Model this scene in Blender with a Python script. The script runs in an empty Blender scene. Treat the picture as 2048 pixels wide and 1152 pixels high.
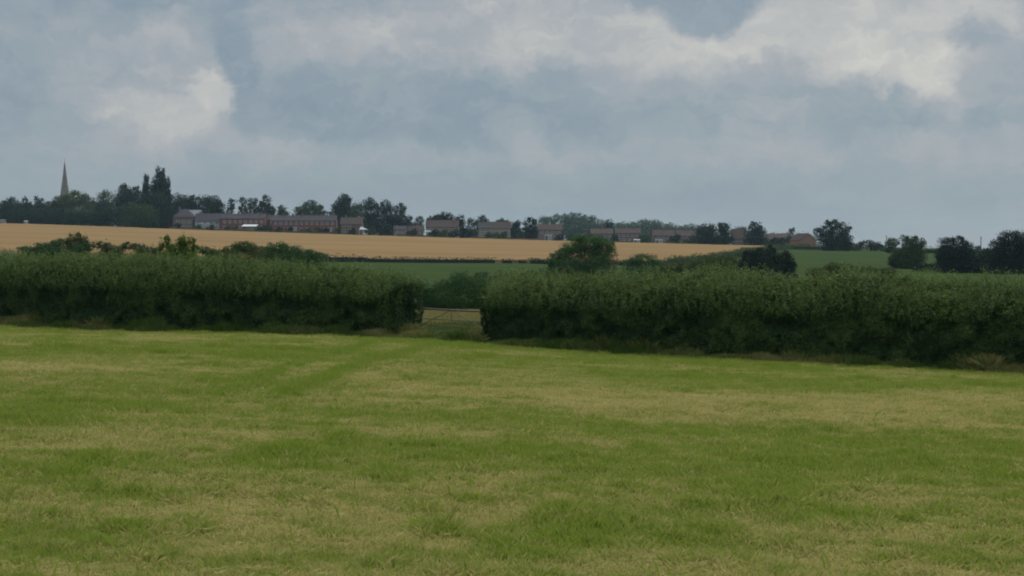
import bpy, math
import numpy as np
from mathutils import Vector

S = bpy.context.scene
COL = S.collection
F = 3000.0                       # focal length in pixels of a 2048 px wide frame
PITCH = math.atan(76.0 / F)      # camera looks slightly down
CZ = 1.65                        # eye height

# ------------------------------------------------------------------ camera
cam_d = bpy.data.cameras.new("camera")
cam = bpy.data.objects.new("camera", cam_d)
COL.objects.link(cam)
cam.location = (0, 0, CZ)
cam.rotation_euler = (math.radians(90) - PITCH, 0, 0)
cam_d.sensor_width = 36.0
cam_d.lens = 36.0 * F / 2048.0
cam_d.clip_start = 0.1
cam_d.clip_end = 9000
S.camera = cam

# ------------------------------------------------------------------ world, sun, exposure
SUN_EL, SUN_AZ = math.radians(52), math.radians(28)      # azimuth from +Y towards +X
S.view_settings.view_transform = 'Standard'
S.view_settings.look = 'None'
EXPO = 0.45
S.view_settings.exposure = EXPO
S.view_settings.gamma = 1.0
S.cycles.filter_width = 2.0
S.cycles.use_denoising = True
S.cycles.max_bounces = 6
S.cycles.transparent_max_bounces = 8
S.cycles.volume_bounces = 0
S.cycles.sample_clamp_indirect = 4.0

W = bpy.data.worlds.new("World")
S.world = W
W.use_nodes = True
nt = W.node_tree
nt.nodes.clear()


def nd(tree, t, **kw):
    n = tree.nodes.new(t)
    for k, v in kw.items():
        setattr(n, k, v)
    return n


def sock(tree, inp, v):
    if isinstance(v, (int, float)):
        inp.default_value = v
    elif isinstance(v, (tuple, list)):
        inp.default_value = v if len(v) == len(inp.default_value) else tuple(v) + (1.0,)
    else:
        tree.links.new(v, inp)


def mth(tree, op, a, b=None, c=None, clamp=False):
    n = nd(tree, 'ShaderNodeMath', operation=op, use_clamp=clamp)
    for i, v in enumerate((a, b, c)):
        if v is not None:
            sock(tree, n.inputs[i], v)
    return n.outputs[0]


def vmath(tree, op, a, b=None):
    n = nd(tree, 'ShaderNodeVectorMath', operation=op)
    sock(tree, n.inputs[0], a)
    if b is not None:
        sock(tree, n.inputs[1], b)
    return n.outputs['Value'] if op in ('LENGTH', 'DOT_PRODUCT') else n.outputs[0]


def maprange(tree, v, a, b, c, d, smooth=True):
    n = nd(tree, 'ShaderNodeMapRange', interpolation_type='SMOOTHSTEP' if smooth else 'LINEAR')
    sock(tree, n.inputs[0], v)
    for i, q in enumerate((a, b, c, d)):
        n.inputs[i + 1].default_value = q
    return n.outputs[0]


def noise(tree, vec, scale, detail=4, rough=0.55, dim='3D', color=False):
    n = nd(tree, 'ShaderNodeTexNoise', noise_dimensions=dim)
    sock(tree, n.inputs['Vector'], vec)
    n.inputs['Scale'].default_value = scale
    n.inputs['Detail'].default_value = detail
    n.inputs['Roughness'].default_value = rough
    return n.outputs['Color' if color else 'Fac']


def mixc(tree, f, a, b):
    n = nd(tree, 'ShaderNodeMix', data_type='RGBA')
    sock(tree, n.inputs[0], f)
    sock(tree, n.inputs[6], a)
    sock(tree, n.inputs[7], b)
    return n.outputs[2]


def ramp(tree, f, stops):
    n = nd(tree, 'ShaderNodeValToRGB')
    el = n.color_ramp.elements
    while len(el) > 1:
        el.remove(el[-1])
    el[0].position, el[0].color = stops[0][0], tuple(stops[0][1]) + (1,)
    for p, c in stops[1:]:
        e = el.new(p)
        e.color = tuple(c) + (1,)
    sock(tree, n.inputs[0], f)
    return n.outputs[0]


def srgb(r, g, b):
    f = lambda c: (c / 255 / 12.92) if c / 255 <= 0.04045 else ((c / 255 + 0.055) / 1.055) ** 2.4
    return (f(r), f(g), f(b))


def build_sky():
    t = nt
    tc = nd(t, 'ShaderNodeTexCoord').outputs['Generated']
    sp = nd(t, 'ShaderNodeSeparateXYZ')
    t.links.new(tc, sp.inputs[0])
    az = mth(t, 'ARCTAN2', sp.outputs[0], sp.outputs[1])
    el = mth(t, 'ARCSINE', sp.outputs[2])
    # u, v: azimuth / elevation in units of 1000 px of the frame, v grows downwards, 0 = horizon
    cb = nd(t, 'ShaderNodeCombineXYZ')
    sock(t, cb.inputs[0], mth(t, 'MULTIPLY', az, F / 1000))
    sock(t, cb.inputs[1], mth(t, 'MULTIPLY', el, F / 1000))
    uv = cb.outputs[0]
    # turbulence that drags the cloud edges about
    def wob(scale, det, amp, rough=.6):
        return vmath(t, 'MULTIPLY', vmath(t, 'SUBTRACT', noise(t, uv, scale, det, rough, color=True), (0.5, 0.5, 0.5)), amp)
    uvw = vmath(t, 'ADD', vmath(t, 'ADD', uv, wob(4.0, 3, (0.13, 0.08, 0))), vmath(t, 'ADD', wob(15.0, 5, (0.090, 0.080, 0)), wob(45.0, 4, (0.030, 0.026, 0))))

    def blob(px, py, rx, ry, lo):
        c = ((px - 1024) / 1000, (500 - py) / 1000, 0)
        d = vmath(t, 'LENGTH', vmath(t, 'MULTIPLY', vmath(t, 'SUBTRACT', uvw, c), (1000 / rx, 1000 / ry, 0)))
        return maprange(t, d, lo, 1.0, 1.0, 0.0)

    hz = maprange(t, el, math.radians(2.0), math.radians(5.5), 0.25, 1.0)
    val = 0.54
    for px, py, rx, ry, tgt, lo, st in CLOUDS:
        m = mth(t, 'MULTIPLY', blob(px, py, rx, ry, lo), st)
        d = mth(t, 'SUBTRACT', tgt, val)
        val = mth(t, 'MULTIPLY_ADD', m, d, val)
    # billows, larger above, thin level streaks low down
    n1 = mth(t, 'SUBTRACT', noise(t, uvw, 7.0, 7, 0.6), 0.5)
    n2 = mth(t, 'SUBTRACT', noise(t, vmath(t, 'MULTIPLY', uvw, (1, 5, 1)), 3.0, 6, 0.6), 0.5)
    val = mth(t, 'ADD', val, mth(t, 'MULTIPLY', mth(t, 'MULTIPLY', n1, 0.34), hz))
    val = mth(t, 'ADD', val, mth(t, 'MULTIPLY', n2, 0.22))
    # overlapping cloud edges
    e1 = maprange(t, noise(t, vmath(t, 'MULTIPLY', uvw, (1, 1.7, 1)), 4.2, 7, 0.62), .46, .56, -.5, .5)
    e2 = maprange(t, noise(t, vmath(t, 'ADD', vmath(t, 'MULTIPLY', uvw, (1, 2.4, 1)), (3.1, 7.7, 0)), 8.5, 7, 0.6), .47, .58, -.5, .5)
    val = mth(t, 'ADD', val, mth(t, 'MULTIPLY', mth(t, 'MULTIPLY', e1, 0.095), hz))
    val = mth(t, 'ADD', val, mth(t, 'MULTIPLY', mth(t, 'MULTIPLY', e2, 0.06), hz))
    K = 10.0 / 2 ** EXPO
    col = ramp(t, val, [(0.0, srgb(112, 130, 147)), (0.28, srgb(129, 145, 158)), (0.36, srgb(137, 151, 162)), (0.44, srgb(144, 157, 165)),
                        (0.52, srgb(154, 162, 169)), (0.64, srgb(167, 171, 175)), (0.80, srgb(184, 185, 183)), (0.96, srgb(199, 198, 192)), (1.0, srgb(203, 201, 194))])
    colk = vmath(t, 'SCALE', col)
    n = colk.node
    # a broken overcast is brighter overhead than at the horizon
    sc = maprange(t, el, math.radians(11), math.radians(55), K, 10.0 * 3.0)
    sock(t, n.inputs['Scale'], sc)
    sky = nd(t, 'ShaderNodeTexSky', sky_type='NISHITA')
    sky.sun_disc = False
    sky.sun_elevation = SUN_EL
    sky.sun_rotation = SUN_AZ
    out = mixc(t, 0.96, sky.outputs[0], colk)
    bg = nd(t, 'ShaderNodeBackground')
    sock(t, bg.inputs[0], out)
    bg.inputs[1].default_value = 0.1
    o = nd(t, 'ShaderNodeOutputWorld')
    t.links.new(bg.outputs[0], o.inputs[0])


CLOUDS = [
    # px, py, rx, ry, brightness, inner edge, strength
    (1024, 400, 2500, 130, 0.37, 0.1, .9),
    (250, 10, 800, 120, 0.40, 0.2, .85),
    (-60, 200, 300, 230, 0.36, 0.3, .85),
    (330, 165, 320, 160, 0.60, 0.3, .9),
    (640, 105, 280, 100, 0.62, 0.2, .8),
    (740, 80, 100, 60, 0.74, 0.1, .8),
    (1010, 20, 320, 90, 0.66, 0.2, .8),
    (1160, 95, 420, 140, 0.72, 0.25, .9),
    (1010, 110, 80, 70, 0.84, 0.1, .7),
    (1620, 90, 480, 180, 0.86, 0.35, .95),
    (1790, 160, 230, 140, 0.90, 0.3, .9),
    (1940, 40, 260, 110, 0.76, 0.2, .6),
    (495, 130, 45, 140, 0.36, 0.4, .85),
    (790, 210, 430, 110, 0.38, 0.5, .85),
    (620, 245, 230, 48, 0.30, 0.5, .8),
    (1130, 170, 150, 75, 0.44, 0.2, .7),
    (1000, 250, 600, 60, 0.36, 0.3, .7),
    (1450, 222, 480, 85, 0.45, 0.45, .8),
    (1520, 155, 170, 55, 0.55, 0.2, .7),
    (1600, 262, 520, 38, 0.44, 0.2, .6),
    (1790, 238, 120, 48, 0.38, 0.3, .75),
    (2010, 205, 170, 100, 0.50, 0.4, .8),
    (2020, 250, 150, 42, 0.38, 0.3, .7),
    (1920, 100, 80, 50, 0.44, 0.35, .7),
    (1390, 10, 150, 85, 0.37, 0.62, .9),
    (285, 222, 85, 58, 0.72, 0.45, .85),
    (350, 240, 150, 55, 0.74, 0.3, .8),
    (430, 198, 72, 56, 0.79, 0.6, .9),
    (150, 262, 260, 40, 0.50, 0.2, .5),
    (1300, 320, 520, 24, 0.54, 0.2, .7),
    (600, 310, 500, 26, 0.51, 0.2, .6),
    (1960, 315, 220, 50, 0.57, 0.2, .7),
]
build_sky()

sd = bpy.data.lights.new("sun", 'SUN')
sd.energy = 1.5
sd.angle = math.radians(14)
sd.color = (1.0, 0.95, 0.87)
sun = bpy.data.objects.new("sun", sd)
COL.objects.link(sun)
sdir = Vector((math.sin(SUN_AZ) * math.cos(SUN_EL), math.cos(SUN_AZ) * math.cos(SUN_EL), math.sin(SUN_EL)))
sun.rotation_euler = sdir.to_track_quat('Z', 'Y').to_euler()

# ------------------------------------------------------------------ helpers
def tag(o, label=None, cat=None, group=None, kind=None):
    if label: o['label'] = label
    if cat: o['category'] = cat
    if group: o['group'] = group
    if kind: o['kind'] = kind
    return o


def empty(name, loc):
    e = bpy.data.objects.new(name, None)
    COL.objects.link(e)
    e.location = loc
    e.empty_display_size = 0.5
    return e


def mesh_np(name, V, n=4, faces=None, mat=None, tint=None, smooth=False, parent=None, attrs=None):
    """V: (k*n,3) loose n-gons, or any verts with a faces array (m,n)."""
    V = np.ascontiguousarray(V, dtype=np.float32)
    me = bpy.data.meshes.new(name)
    if faces is None:
        m = len(V) // n
        idx = np.arange(m * n, dtype=np.int32)
    else:
        faces = np.ascontiguousarray(faces, dtype=np.int32)
        m, n = faces.shape
        idx = faces.ravel()
    me.vertices.add(len(V))
    me.vertices.foreach_set("co", V.ravel())
    me.loops.add(m * n)
    me.loops.foreach_set("vertex_index", idx)
    me.polygons.add(m)
    me.polygons.foreach_set("loop_start", np.arange(0, m * n, n, dtype=np.int32))
    if smooth:
        me.polygons.foreach_set("use_smooth", np.ones(m, dtype=bool))
    if tint is not None:
        a = me.attributes.new("tint", 'FLOAT', 'FACE')
        a.data.foreach_set("value", np.ascontiguousarray(tint, dtype=np.float32))
    for k, (dom, val) in (attrs or {}).items():
        a = me.attributes.new(k, 'FLOAT', dom)
        a.data.foreach_set("value", np.ascontiguousarray(val, dtype=np.float32))
    me.update(calc_edges=True)
    me.validate()
    if mat: me.materials.append(mat)
    o = bpy.data.objects.new(name, me)
    COL.objects.link(o)
    if parent is not None:
        o.parent = parent
        o.matrix_parent_inverse.identity()
        me.transform(__import__('mathutils').Matrix.Translation(-Vector(parent_world(parent))))
    return o


def parent_world(p):
    v = Vector(p.location)
    while p.parent is not None:
        p = p.parent
        v = v + Vector(p.location)
    return v


class MB:
    """collects boxes, tubes and polygons, then links them as ONE mesh (world coordinates)"""
    def __init__(s):
        s.v, s.f = [], []

    def quad(s, *p):
        i = len(s.v)
        s.v += [tuple(q) for q in p]
        s.f.append(tuple(range(i, i + len(p))))
        return s

    def box(s, a, b):
        (x0, y0, z0), (x1, y1, z1) = a, b
        i = len(s.v)
        s.v += [(x0, y0, z0), (x1, y0, z0), (x1, y1, z0), (x0, y1, z0), (x0, y0, z1), (x1, y0, z1), (x1, y1, z1), (x0, y1, z1)]
        for q in ((0, 3, 2, 1), (4, 5, 6, 7), (0, 1, 5, 4), (1, 2, 6, 5), (2, 3, 7, 6), (3, 0, 4, 7)):
            s.f.append(tuple(i + k for k in q))
        return s

    def prism(s, pts, vec):
        """closed prism: polygon pts swept by vec"""
        i, n = len(s.v), len(pts)
        s.v += [tuple(p) for p in pts] + [tuple(np.add(p, vec)) for p in pts]
        s.f.append(tuple(range(i, i + n))[::-1])
        s.f.append(tuple(range(i + n, i + 2 * n)))
        for k in range(n):
            s.f.append((i + k, i + (k + 1) % n, i + n + (k + 1) % n, i + n + k))
        return s

    def tube(s, pts, rads, seg=7):
        pts = [Vector(p) for p in pts]
        i = len(s.v)
        for k, p in enumerate(pts):
            d = (pts[min(k + 1, len(pts) - 1)] - pts[max(k - 1, 0)]).normalized()
            a = d.cross(Vector((0, 1, 0.02)))
            if a.length < 1e-3: a = d.cross(Vector((1, 0, 0)))
            a.normalize()
            b = d.cross(a)
            for j in range(seg):
                t = 2 * math.pi * j / seg
                s.v.append(tuple(p + (a * math.cos(t) + b * math.sin(t)) * rads[k]))
        for k in range(len(pts) - 1):
            for j in range(seg):
                s.f.append((i + k * seg + j, i + k * seg + (j + 1) % seg, i + (k + 1) * seg + (j + 1) % seg, i + (k + 1) * seg + j))
        s.f.append(tuple(i + j for j in range(seg))[::-1])
        s.f.append(tuple(i + (len(pts) - 1) * seg + j for j in range(seg)))
        return s

    def build(s, name, mat, parent=None):
        off = Vector((0, 0, 0)) if parent is None else parent_world(parent)
        me = bpy.data.meshes.new(name)
        me.from_pydata([tuple(Vector(v) - off) for v in s.v], [], s.f)
        me.update()
        me.materials.append(mat)
        o = bpy.data.objects.new(name, me)
        COL.objects.link(o)
        if parent is not None: o.parent = parent
        return o


def _hash(ix, iy, iz, seed):
    h = (ix.astype(np.int64) * 374761393 + iy.astype(np.int64) * 668265263 + iz.astype(np.int64) * 2147483647 + seed * 1274126177) & 0xFFFFFFFF
    h = ((h ^ (h >> 13)) * 1274126177) & 0xFFFFFFFF
    h = (h ^ (h >> 16)) & 0xFFFFFF
    return h / float(0xFFFFFF)


def vnoise(x, y, z=None, seed=0):
    """value noise 0..1"""
    x = np.asarray(x, float); y = np.asarray(y, float)
    z = np.zeros_like(x) if z is None else np.asarray(z, float)
    ix, iy, iz = np.floor(x).astype(int), np.floor(y).astype(int), np.floor(z).astype(int)
    fx, fy, fz = x - ix, y - iy, z - iz
    s = lambda t: t * t * (3 - 2 * t)
    fx, fy, fz = s(fx), s(fy), s(fz)
    r = 0
    for dz, wz in ((0, 1 - fz), (1, fz)):
        for dy, wy in ((0, 1 - fy), (1, fy)):
            for dx, wx in ((0, 1 - fx), (1, fx)):
                r = r + wx * wy * wz * _hash(ix + dx, iy + dy, iz + dz, seed)
    return r


def fbm(x, y, z=None, oct=4, seed=0):
    r, a, tot = 0, 1.0, 0
    for o in range(oct):
        k = 2.03 ** o
        r = r + a * vnoise(np.asarray(x) * k + 17.3 * o, np.asarray(y) * k - 9.1 * o, None if z is None else np.asarray(z) * k, seed + o)
        tot += a
        a *= 0.52
    return r / tot


CP, SP = math.cos(PITCH), math.sin(PITCH)


def at(px, py, Y):
    """world point seen at photo pixel (px,py) whose world y is Y"""
    u, v = (px - 1024) / F, (576 - py) / F
    dy, dz = CP + SP * v, -SP + CP * v
    k = Y / dy
    return Vector((u * k, Y, CZ + dz * k))


def proj(x, y, z):
    z = np.asarray(z) - CZ
    fwd = y * CP - z * SP
    up = y * SP + z * CP
    fwd = np.maximum(fwd, 0.05)
    return 1024 + F * x / fwd, 576 - F * up / fwd


# ------------------------------------------------------------------ terrain
def hedge_y(x):
    return 62.7 - 0.5 * np.asarray(x, float)


PXC = np.array([-400, 0, 512, 1024, 1536, 2048, 2450.])
DR = np.array([60, 85, 110, 150, 200, 250, 320, 400, 560, 735, 800, 950, 1300, 1900, 2600.])
ZT = np.array([   # metres relative to the eye, columns = PXC
    [-3.9, -3.9, -3.9, -4.0, -4.3, -4.4, -4.4],
    [-4.3, -4.3, -4.1, -3.85, -4.3, -3.6, -3.6],
    [-4.6, -4.6, -4.6, -4.5, -4.6, -3.0, -3.0],
    [-5.0, -5.0, -5.3, -5.6, -5.1, -2.75, -2.8],
    [-4.5, -4.5, -5.0, -5.3, -4.9, -3.7, -3.6],
    [-3.0, -3.0, -4.2, -4.3, -4.0, -4.5, -4.5],
    [-1.8, -1.8, -3.6, -3.9, -3.4, -4.9, -5.0],
    [-0.4, -0.4, -2.9, -3.7, -2.9, -4.3, -4.3],
    [6.2, 6.0, 2.8, 0.5, -0.5, -1.6, -2.0],
    [13.6, 13.0, 8.3, 4.5, 1.3, 0.0, -0.3],
    [15.0, 14.3, 9.6, 5.6, 2.0, 0.6, 0.2],
    [18.5, 17.6, 12.3, 7.3, 2.4, 0.0, -1.0],
    [8.0, 7.0, 5.0, 2.0, -4.0, -8.0, -9.0],
    [-6.0, -6.0, -6.0, -8.0, -12.0, -16.0, -18.0],
    [-30, -30, -30, -30, -30, -35, -35.]])
_LD = np.linspace(math.log(60), math.log(2600), 500)
_T = np.stack([np.interp(_LD, np.log(DR), ZT[:, c]) for c in range(len(PXC))], 1)
_k = np.ones(19) / 19
_T = np.stack([np.convolve(np.pad(_T[:, c], 9, mode='edge'), _k, 'valid') for c in range(len(PXC))], 1)
_PXF = np.linspace(-400, 2450, 240)
_T = np.stack([np.interp(_PXF, PXC, _T[r]) for r in range(len(_LD))], 0)
_T = np.stack([np.convolve(np.pad(_T[r], 13, mode='edge'), np.ones(27) / 27, 'valid') for r in range(len(_LD))], 0)


def ground(x, y):
    x = np.asarray(x, float); y = np.asarray(y, float)
    x, y = np.broadcast_arrays(x, y)
    plane = CZ - 1.65 - 0.0358 * np.clip(x, -60, 60) - 0.0404 * np.clip(y, -40, 90)
    plane = plane + 0.26 * np.exp(-((x + 3) / 9) ** 2 - ((y - 66) / 14) ** 2)
    plane = plane + (fbm(x * 0.09, y * 0.09, oct=3, seed=5) - 0.5) * 0.30
    D = np.clip(y, 60, 2600)
    px = np.clip(1024 + F * x / D, -400, 2450)
    a = (np.log(D) - _LD[0]) / (_LD[1] - _LD[0])
    b = (px - _PXF[0]) / (_PXF[1] - _PXF[0])
    i = np.clip(a.astype(int), 0, len(_LD) - 2); j = np.clip(b.astype(int), 0, len(_PXF) - 2)
    fa, fb = a - i, b - j
    tz = (_T[i, j] * (1 - fa) * (1 - fb) + _T[i + 1, j] * fa * (1 - fb) + _T[i, j + 1] * (1 - fa) * fb + _T[i + 1, j + 1] * fa * fb) + CZ
    w = np.clip((y - hedge_y(np.clip(x, -30, 22)) - 2) / 14, 0, 1)
    w = w * w * (3 - 2 * w)
    return plane * (1 - w) + tz * w


def gz(x, y):
    return float(ground(np.array([x]), np.array([y]))[0])


# dryness of the mown field: 0 = fresh green, 1 = straw
DRY = [(110, 738, 200, 15, .8), (240, 765, 260, 18, .6), (800, 742, 130, 12, .5), (740, 770, 150, 25, .55), (900, 790, 220, 20, .8),
       (1180, 788, 140, 12, 1), (1300, 818, 270, 22, .9), (1500, 802, 170, 15, .9), (1700, 832, 260, 28, .9), (1950, 855, 220, 28, .7),
       (1850, 802, 220, 15, .8), (500, 830, 170, 25, .5), (330, 855, 220, 30, .65), (300, 905, 270, 40, .5), (900, 985, 190, 25, .9),
       (750, 1000, 170, 25, .6), (450, 1095, 220, 45, .8), (700, 1080, 170, 35, .6), (1200, 890, 80, 15, .6), (1800, 990, 130, 28, .6),
       (1750, 1065, 130, 28, .6), (1400, 1055, 130, 40, .35), (2000, 1110, 140, 35, .5), (1100, 1135, 200, 20, .5), (950, 900, 80, 15, .4)]
GRN = [(90, 840, 170, 30, 1), (1000, 832, 200, 14, .8), (1300, 852, 220, 15, .8), (600, 916, 110, 17, 1.1), (230, 926, 110, 12, 1.1),
       (1200, 1050, 170, 28, 1.1), (1560, 1000, 170, 40, .8), (1100, 905, 170, 28, .5), (180, 1040, 170, 40, .6), (1650, 768, 420, 13, .8),
       (1200, 738, 380, 13, .6), (300, 700, 500, 10, .9), (1750, 900, 300, 26, .5), (510, 718, 60, 8, 1.3), (265, 830, 50, 8, 1.0)]


def track(x, y, z):
    """greener wheel track curving down-left from the gateway"""
    px, py = proj(x, np.maximum(y, 4), z)
    t = np.clip((py - 692) / 88, 0, 1.4)
    w = 16 + 16 * t
    px = px + (fbm(x * .5, y * .5, oct=2, seed=44) - .5) * 30
    a = np.exp(-((px - (868 - 280 * t ** .85)) / w) ** 2)
    b = .7 * np.exp(-((px - (735 - 270 * t ** .85)) / w) ** 2)
    return np.maximum(a, b) * np.clip((1.35 - t) / .4, 0, 1) * (py > 680)


def dry_map(x, y, z):
    px, py = proj(x, np.maximum(y, 4), z)
    wx = (fbm(x * .35, y * .35, oct=3, seed=31) - .5)
    wy = (fbm(x * .35, y * .35, oct=3, seed=37) - .5)
    px = px + wx * 260
    sc = np.clip((py - 640) / 350, 0.12, 1.4)
    py = py + wy * 75 * sc
    d = 0.36 + (fbm(x * .22, y * .40, oct=5, seed=3) - .5) * 1.9
    for a, b, rx, ry, w in DRY:
        d = d + w * (0.62 if b < 960 else 0.48) * np.exp(-(((px - a) / rx) ** 2 + ((py - b) / ry) ** 2))
    for a, b, rx, ry, w in GRN:
        d = d - w * 0.55 * np.exp(-(((px - a) / rx) ** 2 + ((py - b) / ry) ** 2))
    d = d - 1.0 * track(x, y, z)
    return np.clip(d, 0, 1)


# ------------------------------------------------------------------ materials
def new_mat(name):
    m = bpy.data.materials.new(name)
    m.use_nodes = True
    t = m.node_tree
    b = t.nodes['Principled BSDF']
    b.inputs['Specular IOR Level'].default_value = 0.25
    return m, t, b


def leaf_mat(name, c0, c1, trans=0.25, rough=0.6, nscale=0.25):
    """tint attribute picks between two leaf colours; a little light passes through"""
    m, t, b = new_mat(name)
    a = nd(t, 'ShaderNodeAttribute', attribute_name='tint').outputs['Fac']
    pos = nd(t, 'ShaderNodeNewGeometry').outputs['Position']
    n = noise(t, pos, nscale, 3, 0.6)
    f = mth(t, 'ADD', a, mth(t, 'MULTIPLY', mth(t, 'SUBTRACT', n, 0.5), 0.9), clamp=True)
    c = mixc(t, f, c0, c1)
    sock(t, b.inputs['Base Color'], c)
    b.inputs['Roughness'].default_value = rough
    b.inputs['Specular IOR Level'].default_value = 0.06
    tr = nd(t, 'ShaderNodeBsdfTranslucent')
    sock(t, tr.inputs[0], c)
    mx = nd(t, 'ShaderNodeMixShader')
    mx.inputs[0].default_value = trans
    t.links.new(b.outputs[0], mx.inputs[1])
    t.links.new(tr.outputs[0], mx.inputs[2])
    t.links.new(mx.outputs[0], t.nodes['Material Output'].inputs[0])
    return m


def plain_mat(name, c, rough=0.8, var=0.25, scale=2.0, c2=None):
    m, t, b = new_mat(name)
    pos = nd(t, 'ShaderNodeNewGeometry').outputs['Position']
    n = noise(t, pos, scale, 5, 0.6)
    c2 = c2 or tuple(v * (1 - var) for v in c)
    sock(t, b.inputs['Base Color'], mixc(t, maprange(t, n, .3, .7, 0, 1), c, c2))
    b.inputs['Roughness'].default_value = rough
    return m


M = {}
M['leaf_dark'] = leaf_mat('leaf_dark', (0.007, 0.017, 0.012), (0.018, 0.036, 0.019))
M['leaf_mid'] = leaf_mat('leaf_mid', (0.020, 0.040, 0.013), (0.052, 0.082, 0.025))
M['leaf_green'] = leaf_mat('leaf_green', (0.020, 0.052, 0.017), (0.056, 0.112, 0.032))
M['leaf_olive'] = leaf_mat('leaf_olive', (0.034, 0.052, 0.018), (0.080, 0.105, 0.036))
M['leaf_fresh'] = leaf_mat('leaf_fresh', (0.030, 0.070, 0.010), (0.075, 0.150, 0.018), nscale=0.6)
M['leaf_far'] = leaf_mat('leaf_far', (0.018, 0.034, 0.018), (0.040, 0.065, 0.030))
M['leaf_needle'] = leaf_mat('leaf_needle', (0.006, 0.015, 0.012), (0.014, 0.030, 0.020))
M['leaf_brown'] = leaf_mat('leaf_brown', (0.060, 0.052, 0.022), (0.12, 0.095, 0.040))
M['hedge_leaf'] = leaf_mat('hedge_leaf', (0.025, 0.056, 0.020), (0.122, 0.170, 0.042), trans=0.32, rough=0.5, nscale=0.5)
M['hedge_core'] = plain_mat('hedge_core', (0.020, 0.026, 0.010), 0.9, 0.5, 3.0)
M['bark'] = plain_mat('bark', (0.10, 0.078, 0.055), 0.9, 0.45, 3.0)
M['grass_blade'] = leaf_mat('grass_blade', (0.198, 0.262, 0.036), (0.455, 0.385, 0.150), trans=0.42, rough=0.7, nscale=1.5)
M['long_grass'] = leaf_mat('long_grass', (0.052, 0.098, 0.016), (0.260, 0.225, 0.085), trans=0.35, rough=0.7, nscale=0.9)


def ground_material():
    m, t, b = new_mat('field_ground')
    pos = nd(t, 'ShaderNodeNewGeometry').outputs['Position']
    dry = nd(t, 'ShaderNodeAttribute', attribute_name='dry').outputs['Fac']
    far = nd(t, 'ShaderNodeAttribute', attribute_name='far').outputs['Fac']
    n1 = noise(t, pos, 2.5, 8, 0.65)
    n2 = noise(t, pos, 0.06, 5, 0.6)
    f = mth(t, 'ADD', dry, mth(t, 'MULTIPLY', mth(t, 'SUBTRACT', n1, 0.5), 1.0), clamp=True)
    near = mixc(t, f, (0.058, 0.074, 0.011), (0.125, 0.106, 0.042))
    farc = mixc(t, maprange(t, n2, .35, .65, 0, 1), (0.029, 0.047, 0.016), (0.038, 0.056, 0.019))
    farc = mixc(t, maprange(t, noise(t, pos, 0.5, 6, 0.7), .4, .75, 0, 0.35), farc, (0.033, 0.043, 0.013))
    sock(t, b.inputs['Base Color'], mixc(t, far, near, farc))
    b.inputs['Roughness'].default_value = 0.95
    b.inputs['Specular IOR Level'].default_value = 0.0
    bp = nd(t, 'ShaderNodeBump')
    bp.inputs['Strength'].default_value = 0.5
    bp.inputs['Distance'].default_value = 0.04
    sock(t, bp.inputs['Height'], noise(t, pos, 14, 6, 0.7))
    t.links.new(bp.outputs[0], b.inputs['Normal'])
    return m


def wheat_material():
    m, t, b = new_mat('ripe_wheat')
    pos = nd(t, 'ShaderNodeNewGeometry').outputs['Position']
    st = vmath(t, 'MULTIPLY', pos, (0.25, 1, 0))
    n1 = noise(t, vmath(t, 'MULTIPLY', pos, (0.35, 1.0, 0)), 0.035, 6, 0.6)
    n2 = noise(t, pos, 1.2, 6, 0.75)
    c = mixc(t, maprange(t, n1, .3, .7, 0, 1), (0.210, 0.135, 0.064), (0.166, 0.108, 0.052))
    c = mixc(t, maprange(t, n2, .4, .8, 0, .5), c, (0.180, 0.112, 0.046))
    # lighter streaks where the drill lines and tramlines run across the slope
    sp = nd(t, 'ShaderNodeSeparateXYZ')
    t.links.new(pos, sp.inputs[0])
    n3 = noise(t, vmath(t, 'MULTIPLY', pos, (0.02, 1.0, 0)), 0.16, 4, 0.6)
    c = mixc(t, maprange(t, n3, .52, .72, 0, .35), c, (0.160, 0.100, 0.042))
    sock(t, b.inputs['Base Color'], c)
    b.inputs['Roughness'].default_value = 0.95
    b.inputs['Specular IOR Level'].default_value = 0.0
    bp = nd(t, 'ShaderNodeBump')
    bp.inputs['Strength'].default_value = 0.7
    bp.inputs['Distance'].default_value = 0.25
    sock(t, bp.inputs['Height'], noise(t, pos, 2.2, 6, 0.75))
    t.links.new(bp.outputs[0], b.inputs['Normal'])
    return m


# ------------------------------------------------------------------ ground sheet
def spaced(lim, fine, step, grow):
    a = list(np.arange(0, fine, step))
    s = step
    while a[-1] < lim:
        s *= grow
        a.append(a[-1] + s)
    return np.array(a)


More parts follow.
